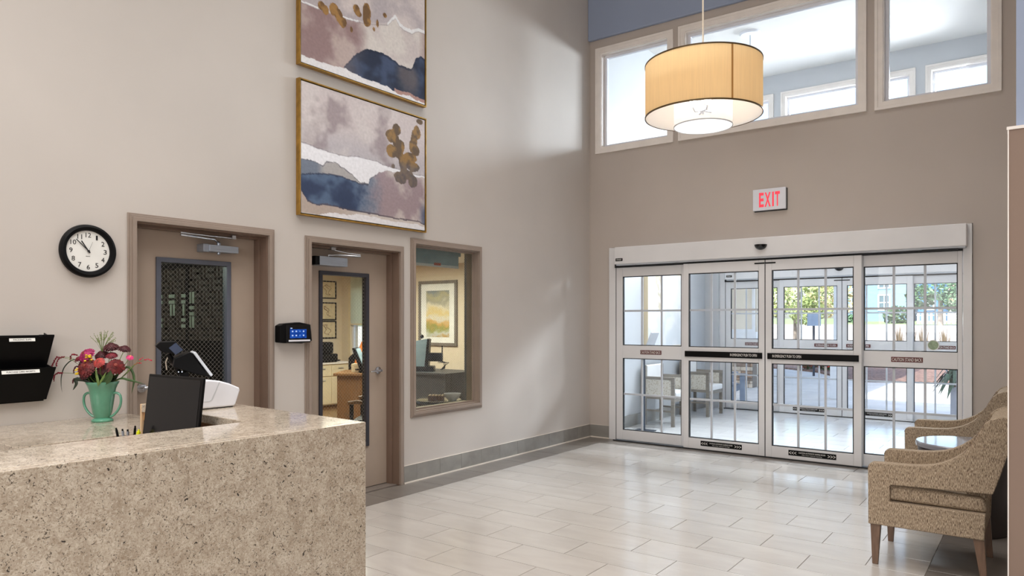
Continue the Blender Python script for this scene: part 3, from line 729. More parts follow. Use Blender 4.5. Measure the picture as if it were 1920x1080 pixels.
# ---------------------------------------------------------------- wall clock
ck = thing('wall_clock', 'round black rimmed wall clock showing almost ten to eleven', 'clock', (0, -6.09, 1.926))
MB().lathe([(.0, 0.0), (.155, 0), (.163, .012), (.160, .03), (.146, .037), (.128, .03), (.124, .018)], n=64, axis='X', cap1=False).build('rim', M['black'], ck, smooth=True)
MB().cyl((0, 0, 0), .1255, .010, .0185, 64, 'X').build('dial', M['paper'], ck)
for hnum in range(1, 13):
    a = PI/2-hnum*PI/6; r = .098
    s_ = str(hnum); w = .031 if hnum in (10, 12) else .026 if hnum == 11 else .0105 if hnum == 1 else .018
    text(s_, M['black_ink'], ck, (.0192, r*math.cos(a), r*math.sin(a)), w, .0285, 'X', 'numeral')
def hand(ang, L, w, nm, x):
    d = Vector((0, math.sin(ang), math.cos(ang))); MB().bar(Vector((x, 0, 0))-d*.014, Vector((x, 0, 0))+d*L, w, .0015, (1, 0, 0)).build(nm, M['black_ink'], ck)
hand(math.radians(-33.5), .072, .006, 'hour_hand', .022); hand(math.radians(-46), .098, .0045, 'minute_hand', .0245); hand(math.radians(21), .06, .001, 'second_hand', .0265)
MB().cyl((0, 0, 0), .006, .0185, .029, 16, 'X').build('hub', M['black_ink'], ck)
text('QUARTZ', M['black_ink'], ck, (.0192, -.002, -.032), .024, .004, 'X')

# ---------------------------------------------------------------- black wall file pockets
fp = thing('file_holder', 'black two pocket wall file holder with white label strips', 'file holder', (0, -6.62, 0))
# local y 0 at -6.62; pockets run to y=.3
def pocket(z0, z1, xt, xb, ye):
    k = MB(); y0, y1 = -.1, ye
    k.add([(xb-.02, y0, z0), (xb-.02, y1-.02, z0), (xt, y1, z1), (xt, y0, z1), (xb-.026, y0, z0), (xb-.026, y1-.02, z0), (xt-.006, y1, z1), (xt-.006, y0, z1)],
          [(0, 1, 2, 3), (7, 6, 5, 4), (0, 3, 7, 4), (1, 5, 6, 2), (3, 2, 6, 7), (0, 4, 5, 1)])
    k.prism([(.012, z0), (xb-.022, z0), (xt-.003, z1), (.012, z1+.02)], ye-.024, ye-.018, 'Y')
    k.box(.0, xb-.022, y0, ye-.02, z0, z0+.006); return k.build('pocket', M['black'], fp, .002)
MB().box(0, .012, -.1, .288, 1.03, 1.415).build('back_plate', M['black'], fp)
p1 = pocket(1.225, 1.408, .10, .062, .312); p2 = pocket(1.04, 1.232, .128, .062, .312)
B('tab', M['black'], p1, .05, .10, .25, .312, 1.405, 1.418)
def lab(p, y0, y1, z, xx, s_, tw, ang):
    R_ = Matrix.Rotation(PI/2, 4, 'Z') @ Matrix.Rotation(PI/2+ang, 4, 'X')
    MB().obox(Matrix.Translation((xx, (y0+y1)/2, z)) @ R_, (y1-y0)/2, .010, .0006).build('label', M['paper'], p)
    text(s_, M['black_ink'], p, (xx+.0008, (y0+y1)/2, z), tw, .0085, 'X', tilt=R_)
lab(p1, .085, .213, 1.392, .0985, 'PACKING SLIPS', .088, -.2); lab(p2, .04, .226, 1.213, .1262, 'PURCHASE CARD RECEIPTS', .14, -.3)

# ---------------------------------------------------------------- time clock terminal on the wall between the doors
tt = thing('wall_terminal', 'black wall terminal with small blue touch screen between the two doors', 'terminal', (0, -4.6, 1.4))
k = MB().prism([(-.15, -.065), (-.15, .062), (-.115, .078), (.03, .088), (.125, .072), (.135, .052), (.148, -.06), (.05, -.078), (-.11, -.072)], .0, .068, 'X'); k.build('body', M['black'], tt, .006)
MB().box(.068, .0735, -.10, .128, -.07, .07).build('bezel', M['black_gloss'], tt, .003)
def scr():
    t = NT('blue_icon_screen'); v = t.coord((1, 1, 1)); sep = t.n('ShaderNodeSeparateXYZ'); t.l(v, sep.inputs[0])
    c = t.ramp(t.noise(v, 30, 2), [(.3, (20, 52, 130)), (.7, (36, 84, 178))]); e = t.n('ShaderNodeEmission'); t.l(c, e.inputs[0]); e.inputs[1].default_value = .9
    t.surf(e.outputs[0]); return t.m
sc = B('screen', scr(), tt, .0735, .0745, -.066, .088, -.036, .05)
M['icon'] = emit('icon_glow', (190, 214, 255), .9); M['icon2'] = emit('icon_dim', (92, 140, 220), .9)
for r_ in range(2):
    for q in range(4): B('icon', M['icon2'] if q == 2 else M['icon'], sc, .0745, .0749, -.049+q*.034, -.036+q*.034, -.02+r_*.032, -.009+r_*.032)
B('status_bar', M['black_gloss'], sc, .0745, .0748, -.066, .088, .034, .05)
B('status_text', M['icon'], sc, .0748, .075, -.062, -.045, .038, .045)
MB().box(.0735, .076, -.078, .122, -.061, -.048).build('card_slot', M['white_pl'], tt, .001)

# ---------------------------------------------------------------- framed abstract paintings
def inter(pts, u):
    if u <= pts[0][0]: return pts[0][1]
    for (a, b), (p, q) in zip(pts, pts[1:]):
        if u <= p: return b+(q-b)*(u-a)/max(1e-6, p-a)
    return pts[-1][1]
def sstep(a, b, x): t = min(1, max(0, (x-a)/(b-a))); return t*t*(3-2*t)
def mixc(a, b, t): return tuple(x+(y-x)*t for x, y in zip(a, b))
PA = [(0, .466), (.088, .478), (.173, .49), (.296, .495), (.414, .478), (.515, .476), (.575, .479), (.623, .495), (.75, .498), (.816, .505), (.881, .513), (1, .505)]
PB = [(0, .591), (.044, .587), (.095, .598), (.152, .608), (.18, .571), (.242, .565), (.31, .599), (.375, .634), (.388, .656), (.44, .682), (.502, .68), (.508, .644), (.539, .613), (.587, .564), (.658, .534), (.75, .534), (.816, .545), (.891, .537), (1, .52)]
PN = [(0, .71), (.117, .681), (.201, .666), (.256, .669), (.296, .667), (.388, .686), (.44, .695), (.502, .685), (.6, .60), (1, .55)]
PE = [(0, .835), (.044, .909), (.088, .927), (.187, .914), (.296, .923), (.388, .93), (.515, .927), (.635, .933), (.75, .939), (.859, .932), (.944, .93), (1, .955)]
PW = [(0, .994), (.117, .999), (.201, .967), (.323, .965), (.452, .943), (.587, .95), (.693, .962), (.816, .957), (.923, .952), (1, .975)]
G2 = [(.738,.157,.037,.052),(.693,.224,.049,.056),(.699,.357,.049,.056),(.738,.28,.031,.075),(.744,.356,.027,.048),(.772,.302,.04,.065),(.928,.133,.032,.062),(.897,.199,.031,.075),(.87,.269,.017,.05),(.954,.027,.032,.025),(.8,.431,.039,.087),(.8,.392,.049,.037),(.859,.373,.074,.044),(.912,.301,.039,.05),(.886,.445,.061,.05),(.772,.57,.059,.052),(.827,.529,.061,.044),(.71,.485,.016,.019),(.886,.579,.042,.056)]
PS = [(0, .551), (.069, .548), (.13, .547), (.211, .539), (.307, .531), (.383, .522), (.456, .505), (.561, .471), (.663, .427), (.704, .371), (.728, .342), (.768, .39), (.807, .41), (.876, .408), (.943, .36), (1, .36)]
PL = [(0, .945), (.13, .949), (.23, .945), (.317, .93), (.383, .946), (.456, .958), (.553, .952), (.654, .955), (.76, .985), (.861, .965), (.914, .985), (1, .985)]
PNT = [(.307, .92), (.326, .885), (.401, .78), (.456, .726), (.491, .699), (.595, .687), (.679, .694), (.728, .699), (.76, .73), (.838, .72), (.869, .723), (.884, .697), (.899, .652), (.914, .611), (.958, .573), (1, .587)]
G1 = [(.14,.511,.026,.035),(.171,.529,.024,.039),(.23,.495,.033,.052),(.269,.529,.033,.052),(.298,.568,.031,.043),(.406,.416,.028,.043),(.419,.444,.024,.026),(.487,.397,.033,.07),(.487,.466,.033,.057),(.636,.356,.017,.022),(.574,.452,.01,.031),(.544,.514,.011,.019),(.364,.597,.011,.024)]
def nz(u, v, s, o=0.): return noise.fractal(Vector((u*s+o, v*s*.8, o)), 1.0, 2.0, 4)
def gold(u, v, blobs):
    m = 9.
    w = nz(u, v, 18, 3)*.35
    for (a, b, p, q) in blobs: m = min(m, ((u-a)/p)**2+((v-b)/q)**2)
    return m+w < 1.0
def paint2(u, v):
    g1, g2 = nz(u, v, 5), nz(u, v, 60, 9); w = nz(u, v, 22, 5)*.006
    a, b, n, e, bt = inter(PA, u)+w, inter(PB, u)+w*1.5, inter(PN, u)+w, inter(PE, u)+w, inter(PW, u)+w
    if v < a:
        c_ = mixc((206, 194, 194), (188, 182, 188), sstep(.2, .5, v)); c_ = mixc(c_, (152, 136, 140), .75*sstep(.02, .45, nz(u, v, 4, 7)+.25-2.2*((u-.2)**2+(v-.22)**2)))
        c_ = mixc(c_, (216, 208, 206), .5*sstep(-.1, .4, g1))
    elif v < b and not (.152 < u < .40 and v > inter([(.152, .608), (.18, .571), (.242, .565), (.31, .599), (.375, .634), (.40, .66)], u)): c_ = (238, 238, 244)
    elif v < e:
        navy = mixc((52, 66, 98), (86, 108, 140), sstep(-.3, .4, g1+.9*(u-.15)))
        mauve = mixc((200, 188, 186), (164, 144, 150), sstep(-.1, .5, g1+.5-6*((u-.72)**2+(v-.8)**2)))
        t = sstep(.36, .70, u+.13*g1+.03*g2); c_ = mixc(navy, mauve, t)
        if u < .5 and v < n: c_ = mixc((118, 128, 146), (176, 172, 172), sstep(.10, .17, u))
        c_ = mixc(c_, (74, 88, 118), .8*sstep(.93, 1.0, u)*sstep(.72, .85, v))
        if abs(v-n) < .006 and u < .5: c_ = mixc(c_, (40, 46, 70), .6)
        if e-v < .012: c_ = mixc(c_, (84, 72, 82), .7)
    elif v < bt: c_ = mixc((184, 168, 158), (206, 196, 190), sstep(.2, .5, u))
    else: c_ = (230, 228, 232)
    if abs(v-a) < .004: c_ = mixc(c_, (120, 112, 120), .5)
    if v > a and abs(v-b) < .004 and u < .56: c_ = mixc(c_, (84, 84, 96), .6)
    if gold(u, v, G2): c_ = mixc(mixc((156, 118, 66), (104, 84, 64), sstep(-.3, .3, nz(u, v, 14, 2))), (104, 100, 112), .6*sstep(.40, .48, v))
    return tuple(x*(1+.045*g2) for x in mixc(c_, (sum(c_)/3,)*3, .12))
def paint1(u, v):
    g1, g2 = nz(u, v, 5, 4), nz(u, v, 60, 9); w = nz(u, v, 22, 5)*.006
    s_, l_ = inter(PS, u)+w, inter(PL, u)+w; n = inter(PNT, u)+w*2 if u > .307 else 9
    wd = .016+.018*sstep(.55, .75, u)
    if v < s_-wd: c_ = mixc((208, 196, 194), (178, 168, 172), sstep(-.2, .5, nz(u, v, 4, 1)))
    elif v < s_: c_ = (228, 228, 230) if (.28 < u < .42 or u > .66 or u < .12) else (196, 186, 186)
    elif v > l_: c_ = (228, 226, 228)
    elif v > n:
        c_ = mixc((30, 40, 66), (62, 76, 108), sstep(-.2, .5, g1)); c_ = mixc(c_, (104, 94, 96), .8*sstep(.0, .5, .6-40*((u-.84)**2+.4*(v-.83)**2)+.3*g1))
        if v-n < .02: c_ = mixc(c_, (24, 32, 56), .5)
        c_ = mixc(c_, (110, 100, 104), .7*(1-sstep(.32, .5, u+.05*g1)))
        if u > .72 and l_-v < .03: c_ = (176, 136, 126)
    else:
        m_ = mixc((150, 122, 122), (186, 166, 160), sstep(-.3, .5, g1+.8*u-.2)); cr = mixc((212, 204, 198), (200, 188, 186), sstep(-.2, .4, g1))
        c_ = mixc(m_, cr, sstep(.36, .50, u+.05*g1)); c_ = mixc(c_, (166, 142, 138), .7*sstep(.93, 1., u))
    if abs(v-s_) < .004: c_ = mixc(c_, (130, 116, 120), .4)
    if gold(u, v, G1): c_ = mixc((164, 120, 62), (116, 84, 48), sstep(-.3, .3, nz(u, v, 14, 2)))
    return tuple(x*(1+.045*g2) for x in mixc(c_, (sum(c_)/3,)*3, .12))
def art_mat(name):
    t = NT(name); a = t.n('ShaderNodeVertexColor', layer_name='Col'); t.bsdf(a.outputs[0], .6, 0, .25, (t.noise(t.coord(), 300, 2), .15, .001)); return t.m
M['art'] = art_mat('watercolour_print')
def canvas(fn, y0, y1, z0, z1, x, nu, nv, parent, name='canvas'):
    vs = []; fs = []; cs = []
    for j in range(nv+1):
        for i in range(nu+1):
            u, v = i/nu, j/nv; vs.append((x, y0+(y1-y0)*u, z1-(z1-z0)*v)); cs.append((*lin([min(255, max(0, q)) for q in fn(u, v)]), 1))
    for j in range(nv):
        for i in range(nu):
            a = j*(nu+1)+i; fs.append((a, a+nu+1, a+nu+2, a+1))
    me = bpy.data.meshes.new(name); me.from_pydata(vs, [], fs); me.materials.append(M['art'])
    at = me.color_attributes.new('Col', 'FLOAT_COLOR', 'POINT'); at.data.foreach_set('color', [q for c_ in cs for q in c_])
    o = bpy.data.objects.new(name, me); COL.objects.link(o); o.parent = parent; return o
for (nm, z0, z1, fn, lb) in (('a', 2.332, 3.409, paint2, 'lower of two gold framed abstract watercolours, white band across it'), ('b', 3.517, 4.594, paint1, 'upper of two gold framed abstract watercolours, cut by the top edge')):
    y0, y1 = -4.556, -3.117
    p = thing('abstract_painting', lb, 'painting', (0, y0, z0), 0, 'gold framed paintings on the left wall'); W_, H_ = y1-y0, z1-z0
    MB().frame(0, W_, 0, H_, .011, .0, .045, 'X').build('frame', M['gold'], p, .0012)
    B('backing', M['black'], p, .0, .024, .008, W_-.008, .008, H_-.008)
    B('canvas_edge', M['paper'], p, .024, .0385, .019, W_-.019, .019, H_-.019)
    canvas(fn, .019, W_-.019, .019, H_-.019, .039, 230, 172, p)

# ---------------------------------------------------------------- exit sign
ex = thing('exit_sign', 'white exit sign with red letters high above the glass doors', 'sign', (2.30, 0, 2.842))
MB().box(-.178, .178, -.045, -.012, -.118, .118).build('housing', M['white_pl'], ex, .004); B('back_plate', M['gasket'], ex, -.17, .185, -.012, 0, -.128, .112)
M['exit_red'] = emit('exit_red_glow', (255, 78, 92), .95)
for s_, cx, w in (('E', -.083, .052), ('X', -.015, .066), ('I', .043, .018), ('T', .09, .052)): text(s_, M['exit_red'], ex, (cx, -.0456, -.002), w, .16, bold=.028)

# ---------------------------------------------------------------- pendant lamp
LX, LY, LZ0, LZ1 = 2.434, -2.296, 3.212, 3.651
pl = thing('pendant_lamp', 'golden drum pendant lamp with white inner drum hanging in the foyer', 'lamp', (LX, LY, LZ0))
H_ = LZ1-LZ0; R0 = .476
MB().lathe([(R0, 0), (R0, H_)], n=96, cap0=False, cap1=False).build('outer_shade', M['shade'], pl, smooth=True)
MB().lathe([(R0-.006, .001), (R0-.006, H_-.001)], n=96, cap0=False, cap1=False).build('shade_lining', M['shade_in'], pl, smooth=True)
MB().lathe([(R0-.003, -.002), (R0+.004, -.002), (R0+.004, .010), (R0-.003, .010), (R0-.003, -.002)], n=96, cap0=False, cap1=False).build('bottom_trim', M['bronze'], pl, smooth=True)
MB().lathe([(R0-.003, H_-.008), (R0+.004, H_-.008), (R0+.004, H_+.003), (R0-.003, H_+.003), (R0-.003, H_-.008)], n=96, cap0=False, cap1=False).build('top_trim', M['bronze'], pl, smooth=True)
M['seam'] = plain('shade_seam', (176, 124, 60), .7, var=.05)
a = math.radians(-54+13); k = MB(); n_ = 4
vs = []
for i in range(n_+1):
    q = a+(i/n_-.5)*.034
    for zz in (0., H_): vs.append(((R0+.0015)*math.cos(q), (R0+.0015)*math.sin(q), zz))
k.add(vs, [(2*i, 2*i+2, 2*i+3, 2*i+1) for i in range(n_)]).build('seam', M['seam'], pl)
r_in = .238; zb = -.085
MB().lathe([(r_in, zb), (r_in, .30)], n=72, cap0=False, cap1=False).build('inner_shade', M['sheer'], pl, smooth=True)
MB().lathe([(r_in-.002, zb-.003), (r_in+.003, zb-.003), (r_in+.003, zb+.006), (r_in-.002, zb+.006), (r_in-.002, zb-.003)], n=72, cap0=False, cap1=False).build('inner_trim', M['alu_grey'], pl, smooth=True)
MB().cyl((0, 0, 0), r_in-.004, zb, zb+.004, 64).build('diffuser', M['diffuser'], pl)
k = MB().cyl((0, 0, 0), .007, H_, 6.6-LZ0, 12); k.build('rod', M['cream_rod'], pl); MB().cyl((0, 0, 0), .06, 6.57-LZ0, 6.6-LZ0, 24).build('canopy', M['cream_rod'], pl)
k = MB().cyl((0, 0, 0), .009, .02, H_, 12)
for i in range(3):
    a = 2*PI*i/3+.5; k.bar((0, 0, H_-.02), (R0*math.cos(a), R0*math.sin(a), H_-.004), .006)
for i in range(4):
    a = PI/4+PI/2*i; k.tube([(0, 0, .05), (.07*math.cos(a), .07*math.sin(a), .04), (.085*math.cos(a), .085*math.sin(a), .075)], .008, 8)
k.build('lamp_spider', M['silver'], pl)
for i in range(4):
    a = PI/4+PI/2*i; MB().ball((.088*math.cos(a), .088*math.sin(a), .11), .031, 16).build('bulb', M['bulb'], pl, smooth=True)
for i in range(2): light('pendant_bulb_light', 'POINT', (LX+(.1 if i else -.1), LY, LZ0+.16), 3.4, (1.0, .97, .93), radius=.06)

# ---------------------------------------------------------------- desk electronics
mo = thing('monitor', 'black flat monitor standing behind the stone ledge with dark screen', 'monitor', (1.575, -6.437, .741), math.radians(1.5))
tl = Matrix.Rotation(math.radians(-6.5), 4, 'X')
def tbox(nm, m, x0, x1, y0, y1, z0, z1, par, bev=0.):
    k = MB().box(x0, x1, y0, y1, z0, z1); k.v = [tuple(tl @ Vector(v)) for v in k.v]; return k.build(nm, m, par, bev)
tbox('panel', M['black'], -.223, .223, 0, .014, .19, .512, mo, .004)
tbox('screen', M['screen_off'], -.212, .207, -.0012, 0, .205, .500, mo)
B('neck', M['black'], mo, -.03, .03, .06, .085, .01, .3); MB().cyl((0, .04, 0), .10, 0, .012, 32).build('base', M['black'], mo)

kp = thing('label_printer', 'white printer with sloped rounded housing on the ledge behind the monitor', 'printer', (1.39, -6.15, 1.07), DZ)
k = MB().prism([(-.13, .004), (.128, .004), (.136, .02), (.158, .082), (.152, .094), (.10, .118), (.05, .134), (.0, .142), (-.13, .14)], -.09, .09, 'X'); k.build('housing', M['white_pl'], kp, .008, 3)
k = MB().prism([(-.13, .036), (-.005, .036), (.012, .043), (.05, .127), (.045, .129), (.006, .046), (-.006, .0392), (-.13, .0392)], .0895, .0906, 'X'); k.build('panel_seam', M['alu_grey'], kp)
B('base_gap', M['gasket'], kp, -.085, .085, -.124, .12, 0, .006)

ts = thing('touch_terminal', 'black tilted touch terminal with silver edge above the white printer', 'terminal', (1.205, -6.11, 1.07), YAW+math.radians(28.7))
q = .00263  # pixel size at its distance; x to the right, z up, origin at its foot
def tp(x, y): return ((x-385)*q, (767-y)*q)
k = MB().prism([tp(391.5, 667), tp(396, 664), tp(427, 710), tp(423, 713)], -.055, .15, 'Y'); k.build('bezel', M['alu_grey'], ts, .003)
k = MB().prism([tp(356, 692), tp(358, 676), tp(386, 664), tp(389, 668), tp(421, 714), tp(392, 706)], -.05, .145, 'Y'); k.build('panel', M['black'], ts, .004)
k = MB().prism([tp(368, 706), tp(384, 703), tp(382, 767), tp(372, 767)], -.04, .06, 'Y'); k.build('post', M['black'], ts); MB().box(-.07, .05, -.07, .09, 0, .02).build('foot', M['black'], ts, .004)
k = MB().prism([tp(326, 652), tp(334, 644), tp(360, 643), tp(373, 660), tp(361, 668), tp(338, 664)], -.05, .05, 'Y'); hd_ = k.build('scanner', M['black'], ts, .004)
M['lens'] = plain('dark_blue_lens', (52, 62, 84), .2, var=.1)
k = MB().prism([tp(349, 656), tp(361, 646), tp(374, 660), tp(361, 669)], -.056, -.05, 'Y'); k.build('lens', M['lens'], hd_)
k = MB().tube([(*[tp(350, 668)[0]], .02, tp(350, 668)[1]), (tp(362, 690)[0], .02, tp(362, 690)[1]), (tp(372, 712)[0], .02, tp(372, 712)[1])], .013, 10); k.build('arm', M['black'], ts, smooth=True)
M['led'] = emit('white_led', (230, 240, 255), 1.2)
for xx in (366, 372): MB().ball((tp(xx, 702)[0], -.05, tp(xx, 702)[1]), .003, 8).build('indicator_light', M['led'], ts)
k = MB().tube([(tp(352, 668)[0], .06, tp(352, 668)[1]), (tp(346, 685)[0], .06, tp(346, 685)[1]), (tp(348, 700)[0], .06, tp(348, 700)[1])], .003, 6); k.build('cable', M['cream_rod'], ts, smooth=True)

pc = thing('pen_cup', 'black pen cup beside the monitor behind the stone ledge', 'pen cup', (1.345, -6.47, .741), 0)
MB().lathe([(.0, 0), (.04, 0), (.042, .20), (.038, .20), (.036, .01), (0, .01)], n=24, cap0=False, cap1=False).build('cup', M['black'], pc, smooth=True)
for i, (dx, dz, lean, m_, lb) in enumerate(((-.024, .24, -.35, 'black', 'black pen leaning left in the pen cup'), (-.012, .236, -.2, 'silver', 'silver pen in the pen cup'), (0., .234, -.1, 'silver', 'slim silver pen in the middle of the pen cup'), (.022, .234, .15, 'hl', 'yellow highlighter at the right of the pen cup'), (.012, .25, .1, 'black', 'tall black pen at the back of the pen cup'))):
    if 'hl' not in M: M['hl'] = plain('highlighter_yellow', (222, 226, 30), .4, var=.05)
    o = thing('highlighter' if m_ == 'hl' else 'pen', lb, 'pen', (1.345+dx*.5, -6.47+dx*.3, .755), YAW, 'pens in the pen cup')
    b = Vector((math.sin(lean)*.1+dx*.6, 0, dz)); MB().tube([(0, 0, 0), b*.7, b], .0055 if m_ != 'hl' else .009, 8).build('barrel', M[m_], o)
    MB().tube([b, b*1.04], .004, 8).build('cap', M['black'] if m_ != 'hl' else M['hl'], o)

# ---------------------------------------------------------------- tweed armchairs and drum table
def make_chair(label, loc):
    t = thing('armchair', label, 'chair', loc, 0, 'tweed armchairs by the right wall')
    # local: x=0 front, y=0 near side (towards the desk), width .64
    X0 = 3.855; P = lambda pts: [(x-X0, z) for x, z in pts]
    prof = P([(3.857, .25), (3.855, .595), (3.862, .616), (3.88, .628), (3.966, .632), (4.066, .633), (4.145, .639), (4.203, .65), (4.25, .667), (4.30, .694), (4.352, .736), (4.385, .775), (4.407, .815), (4.43, .867), (4.455, .910), (4.487, .940), (4.53, .957), (4.60, .962), (4.632, .948), (4.628, .93), (4.561, .734), (4.53, .625), (4.496, .518), (4.278, .511), (3.985, .503), (3.976, .495), (3.976, .398), (4.461, .40), (4.456, .25)])
    Wd = .64; th = .07
    tops = prof[1:18]
    for (a, b) in ((0, th), (Wd-th, Wd)):
        s_ = MB().prism(prof, a, b, 'Y').build('side_panel', M['tweed'], t, .012, 3, smooth=True)
        for yy in (a+.004, b-.004):
            MB().tube([(x+(.001 if i else 0), yy, z-.004) for i, (x, z) in enumerate(tops)], .0032, 6).build('piping', M['piping'], s_, smooth=True)
    MB().prism(P([(3.875, .25), (3.872, .40), (4.455, .40), (4.452, .25)]), th-.02, Wd-th+.02, 'Y').build('seat_base', M['tweed'], t, .01)
    MB().prism(P([(3.866, .405), (3.862, .485), (3.9, .502), (4.2, .498), (4.45, .487), (4.47, .40)]), .03, Wd-.03, 'Y').build('seat_cushion', M['tweed'], t, .022, 3, smooth=True)
    MB().prism(P([(4.36, .49), (4.455, .86), (4.475, .925), (4.52, .952), (4.60, .955), (4.618, .935), (4.45, .41)]), th+.001, Wd-th-.001, 'Y').build('backrest', M['tweed'], t, .02, 3, smooth=True)
    for (x, yy, bx) in ((.012, .012, 0), (.012, Wd-.067, 0), (.545, .012, .03), (.545, Wd-.067, .03)):
        w = .055; k = MB(); e = .015
        k.add([(x, yy, .25), (x+w, yy, .25), (x+w, yy+w, .25), (x, yy+w, .25), (x+e/2+bx, yy+e, 0), (x+w-e+bx, yy+e, 0), (x+w-e+bx, yy+w-e, 0), (x+e/2+bx, yy+w-e, 0)], [(3, 2, 1, 0), (4, 5, 6, 7), (0, 1, 5, 4), (1, 2, 6, 5), (2, 3, 7, 6), (3, 0, 4, 7)])
        k.build('leg', M['leg_wood'], t, .003)
    return t
c1 = make_chair('brown tweed armchair nearest the camera with an open slot in its side', (3.855, -3.22, 0))
c2 = copy_tree(c1); c2.location = (3.812, -1.44, 0); c2['label'] = 'brown tweed armchair by the glass doors, beyond the round dark table'
tb = thing('side_table', 'round dark drum table with glossy top between the tweed armchairs', 'table', (4.27, -1.97, 0))
M['dark_drum'] = plain('espresso_drum', (58, 50, 48), .4, var=.08)
M['table_top'] = plain('grey_polished_top', (122, 122, 128), .1, 0, .7, var=.03)
MB().lathe([(.26, 0), (.27, .02), (.295, .55), (.297, .572), (.29, .58)], n=56).build('drum', M['dark_drum'], tb, smooth=True)
MB().lathe([(.0, .58), (.292, .58), (.31, .585), (.312, .612), (.305, .62), (0, .621)], n=64, cap0=False, cap1=False).build('table_top', M['table_top'], tb, smooth=True)

# ---------------------------------------------------------------- vestibule furniture
M['grey_wood'] = plain('grey_stained_wood', (128, 122, 114), .5, var=.1, scale=6, stretch=(1, 1, 8))
M['white_vinyl'] = plain('white_vinyl', (236, 236, 236), .4, var=.015)
def lattice_mat():
    t = NT('beige_print_panel'); v = t.coord((40, 40, 40)); vo = t.n('ShaderNodeTexVoronoi'); vo.inputs['Scale'].default_value = 1.; t.l(v, vo.inputs['Vector'])
    c_ = t.ramp(vo.outputs['Distance'], [(.2, (176, 166, 148)), (.5, (206, 202, 192))]); t.bsdf(c_, .7); return t.m
M['lattice'] = lattice_mat()
def vest_chair(label, y):
    t = thing('guest_chair', label, 'chair', (.06, y, 0), 0, 'grey wood guest chairs in the vestibule')
    for yy in (0, .57):
        k = MB().box(.44, .49, yy, yy+.035, 0, .70); k.box(.0, .05, yy, yy+.035, 0, .86); k.box(.05, .44, yy, yy+.035, .66, .70); k.box(.05, .44, yy, yy+.035, .38, .42); k.box(.05, .44, yy+.008, yy+.027, .2, .225)
        f = k.build('side_frame', M['grey_wood'], t, .003); B('side_panel', M['lattice'], f, .05, .44, yy+.012, yy+.024, .42, .66)
    MB().box(.03, .50, .036, .569, .40, .49).build('seat', M['white_vinyl'], t, .02, 3)
    B('seat_rail', M['grey_wood'], t, .47, .488, .036, .569, .35, .40)
    MB().box(.01, .06, .036, .569, .5, .86).build('backrest', M['white_vinyl'], t, .015)
    MB().box(.0, .01, .036, .569, .45, .86).build('back_panel', M['grey_wood'], t)
    return t
vest_chair('grey wood guest chair with white seat nearer the inner glass doors', 1.40); vest_chair('grey wood guest chair farther back along the vestibule wall', 2.71)
vp = thing('canvas_print', 'large pale canvas with a sandy leaf shape on the vestibule wall', 'painting', (0, 1.56, 1.11))
def paint3(u, v):
    g = nz(u, v, 5, 2); c_ = mixc((238, 238, 240), (222, 226, 230), sstep(-.2, .5, g+.4*(v-.4)))
    d = abs(u-.28-.12*(v-.3)-.02*nz(u, v, 12))
    wv = .12*math.sin(PI*min(1, max(0, (v+.25)/.85)))
    if v < .58 and d < wv*(.7+.5*nz(u, v, 9, 5)): c_ = mixc((196, 186, 166), (224, 220, 210), sstep(-.3, .4, nz(u, v, 16)))
    return c_
B('frame', M['cream_cab'], vp, .0, .068, 0, 1.46, 0, 1.12); canvas(paint3, .01, 1.45, .01, 1.11, .0695, 60, 44, vp)
st = thing('sign_stand', 'slim dark floor stand with a tilted silver sign frame in the vestibule', 'sign stand', (.36, .82, 0), 0)
M['navy'] = plain('dark_navy_metal', (36, 46, 62), .4, .3, var=.08)
B('pole', M['navy'], st, -.018, .018, -.018, .018, .01, 1.12); MB().box(-.13, .13, -.13, .13, 0, .012).build('foot', M['navy'], st, .004)
k = MB().obox(Matrix.Translation((.10, .0, 1.17)) @ Matrix.Rotation(math.radians(22), 4, 'Y') @ Matrix.Rotation(math.radians(0), 4, 'Z'), .012, .11, .19); k.build('sign_frame', M['alu_grey'], st, .003)
B('bracket', M['navy'], st, .0, .08, -.02, .02, 1.04, 1.10)
p2_ = thing('vestibule_pendant', 'slim ceiling pendant seen through the clerestory windows of the vestibule', 'lamp', (1.43, 1.98, 5.54))
MB().lathe([(0, -.035), (.13, -.035), (.14, -.02), (.14, 0), (0, 0)], n=40, cap0=False, cap1=False).build('canopy', M['white_pl'], p2_, smooth=True); MB().cyl((0, 0, 0), .006, -1.3, -.035, 8).build('rod', M['silver'], p2_)
MB().lathe([(.16, -1.55), (.16, -1.3)], n=32, cap0=False, cap1=False).build('shade', M['shade'], p2_, smooth=True)

# ---------------------------------------------------------------- office seen through the wired glass
wall('wall_office_left', M['office_wall'], 'X', -5.6, -5.46, -4.63, .5, 0, 2.6)
OW = (-5.20, -4.0, .9, 2.1)
wall('wall_office_far', M['office_wall'], 'Y', .5, .65, -5.6, -.15, 0, 2.6, [OW])
wall('wall_office_near', M['office_wall'], 'Y', -4.68, -4.58, -5.6, -.15, 0, 2.6)
wall('wall_office_end', M['white_wall'], 'X', -.149, -.0005, .151, .5, 0, .05)
struct(MB().box(-5.6, -.15, -4.63, .5, 2.41, 2.55).build('ceiling_office', M['ceil']))
M['office_floor'] = plain('oak_plank_floor', (142, 112, 76), .4, var=.12, scale=3, stretch=(1, 14, 1))
fo = struct(MB().box(-5.6, -.15, -4.63, .5, -.06, 0).build('floor_office', M['office_floor']))
ow = sgroup('window_8', 'office window half covered by a pale roller blind')
MB().frame(OW[0]-.06, OW[1]+.06, OW[2]-.06, OW[3]+.06, .064, .475, .5).build('casing', M['cream_cab'], ow, .003); MB().frame(OW[0], OW[1], OW[2], OW[3], .04, .52, .56).build('sash', M['white_pl'], ow)
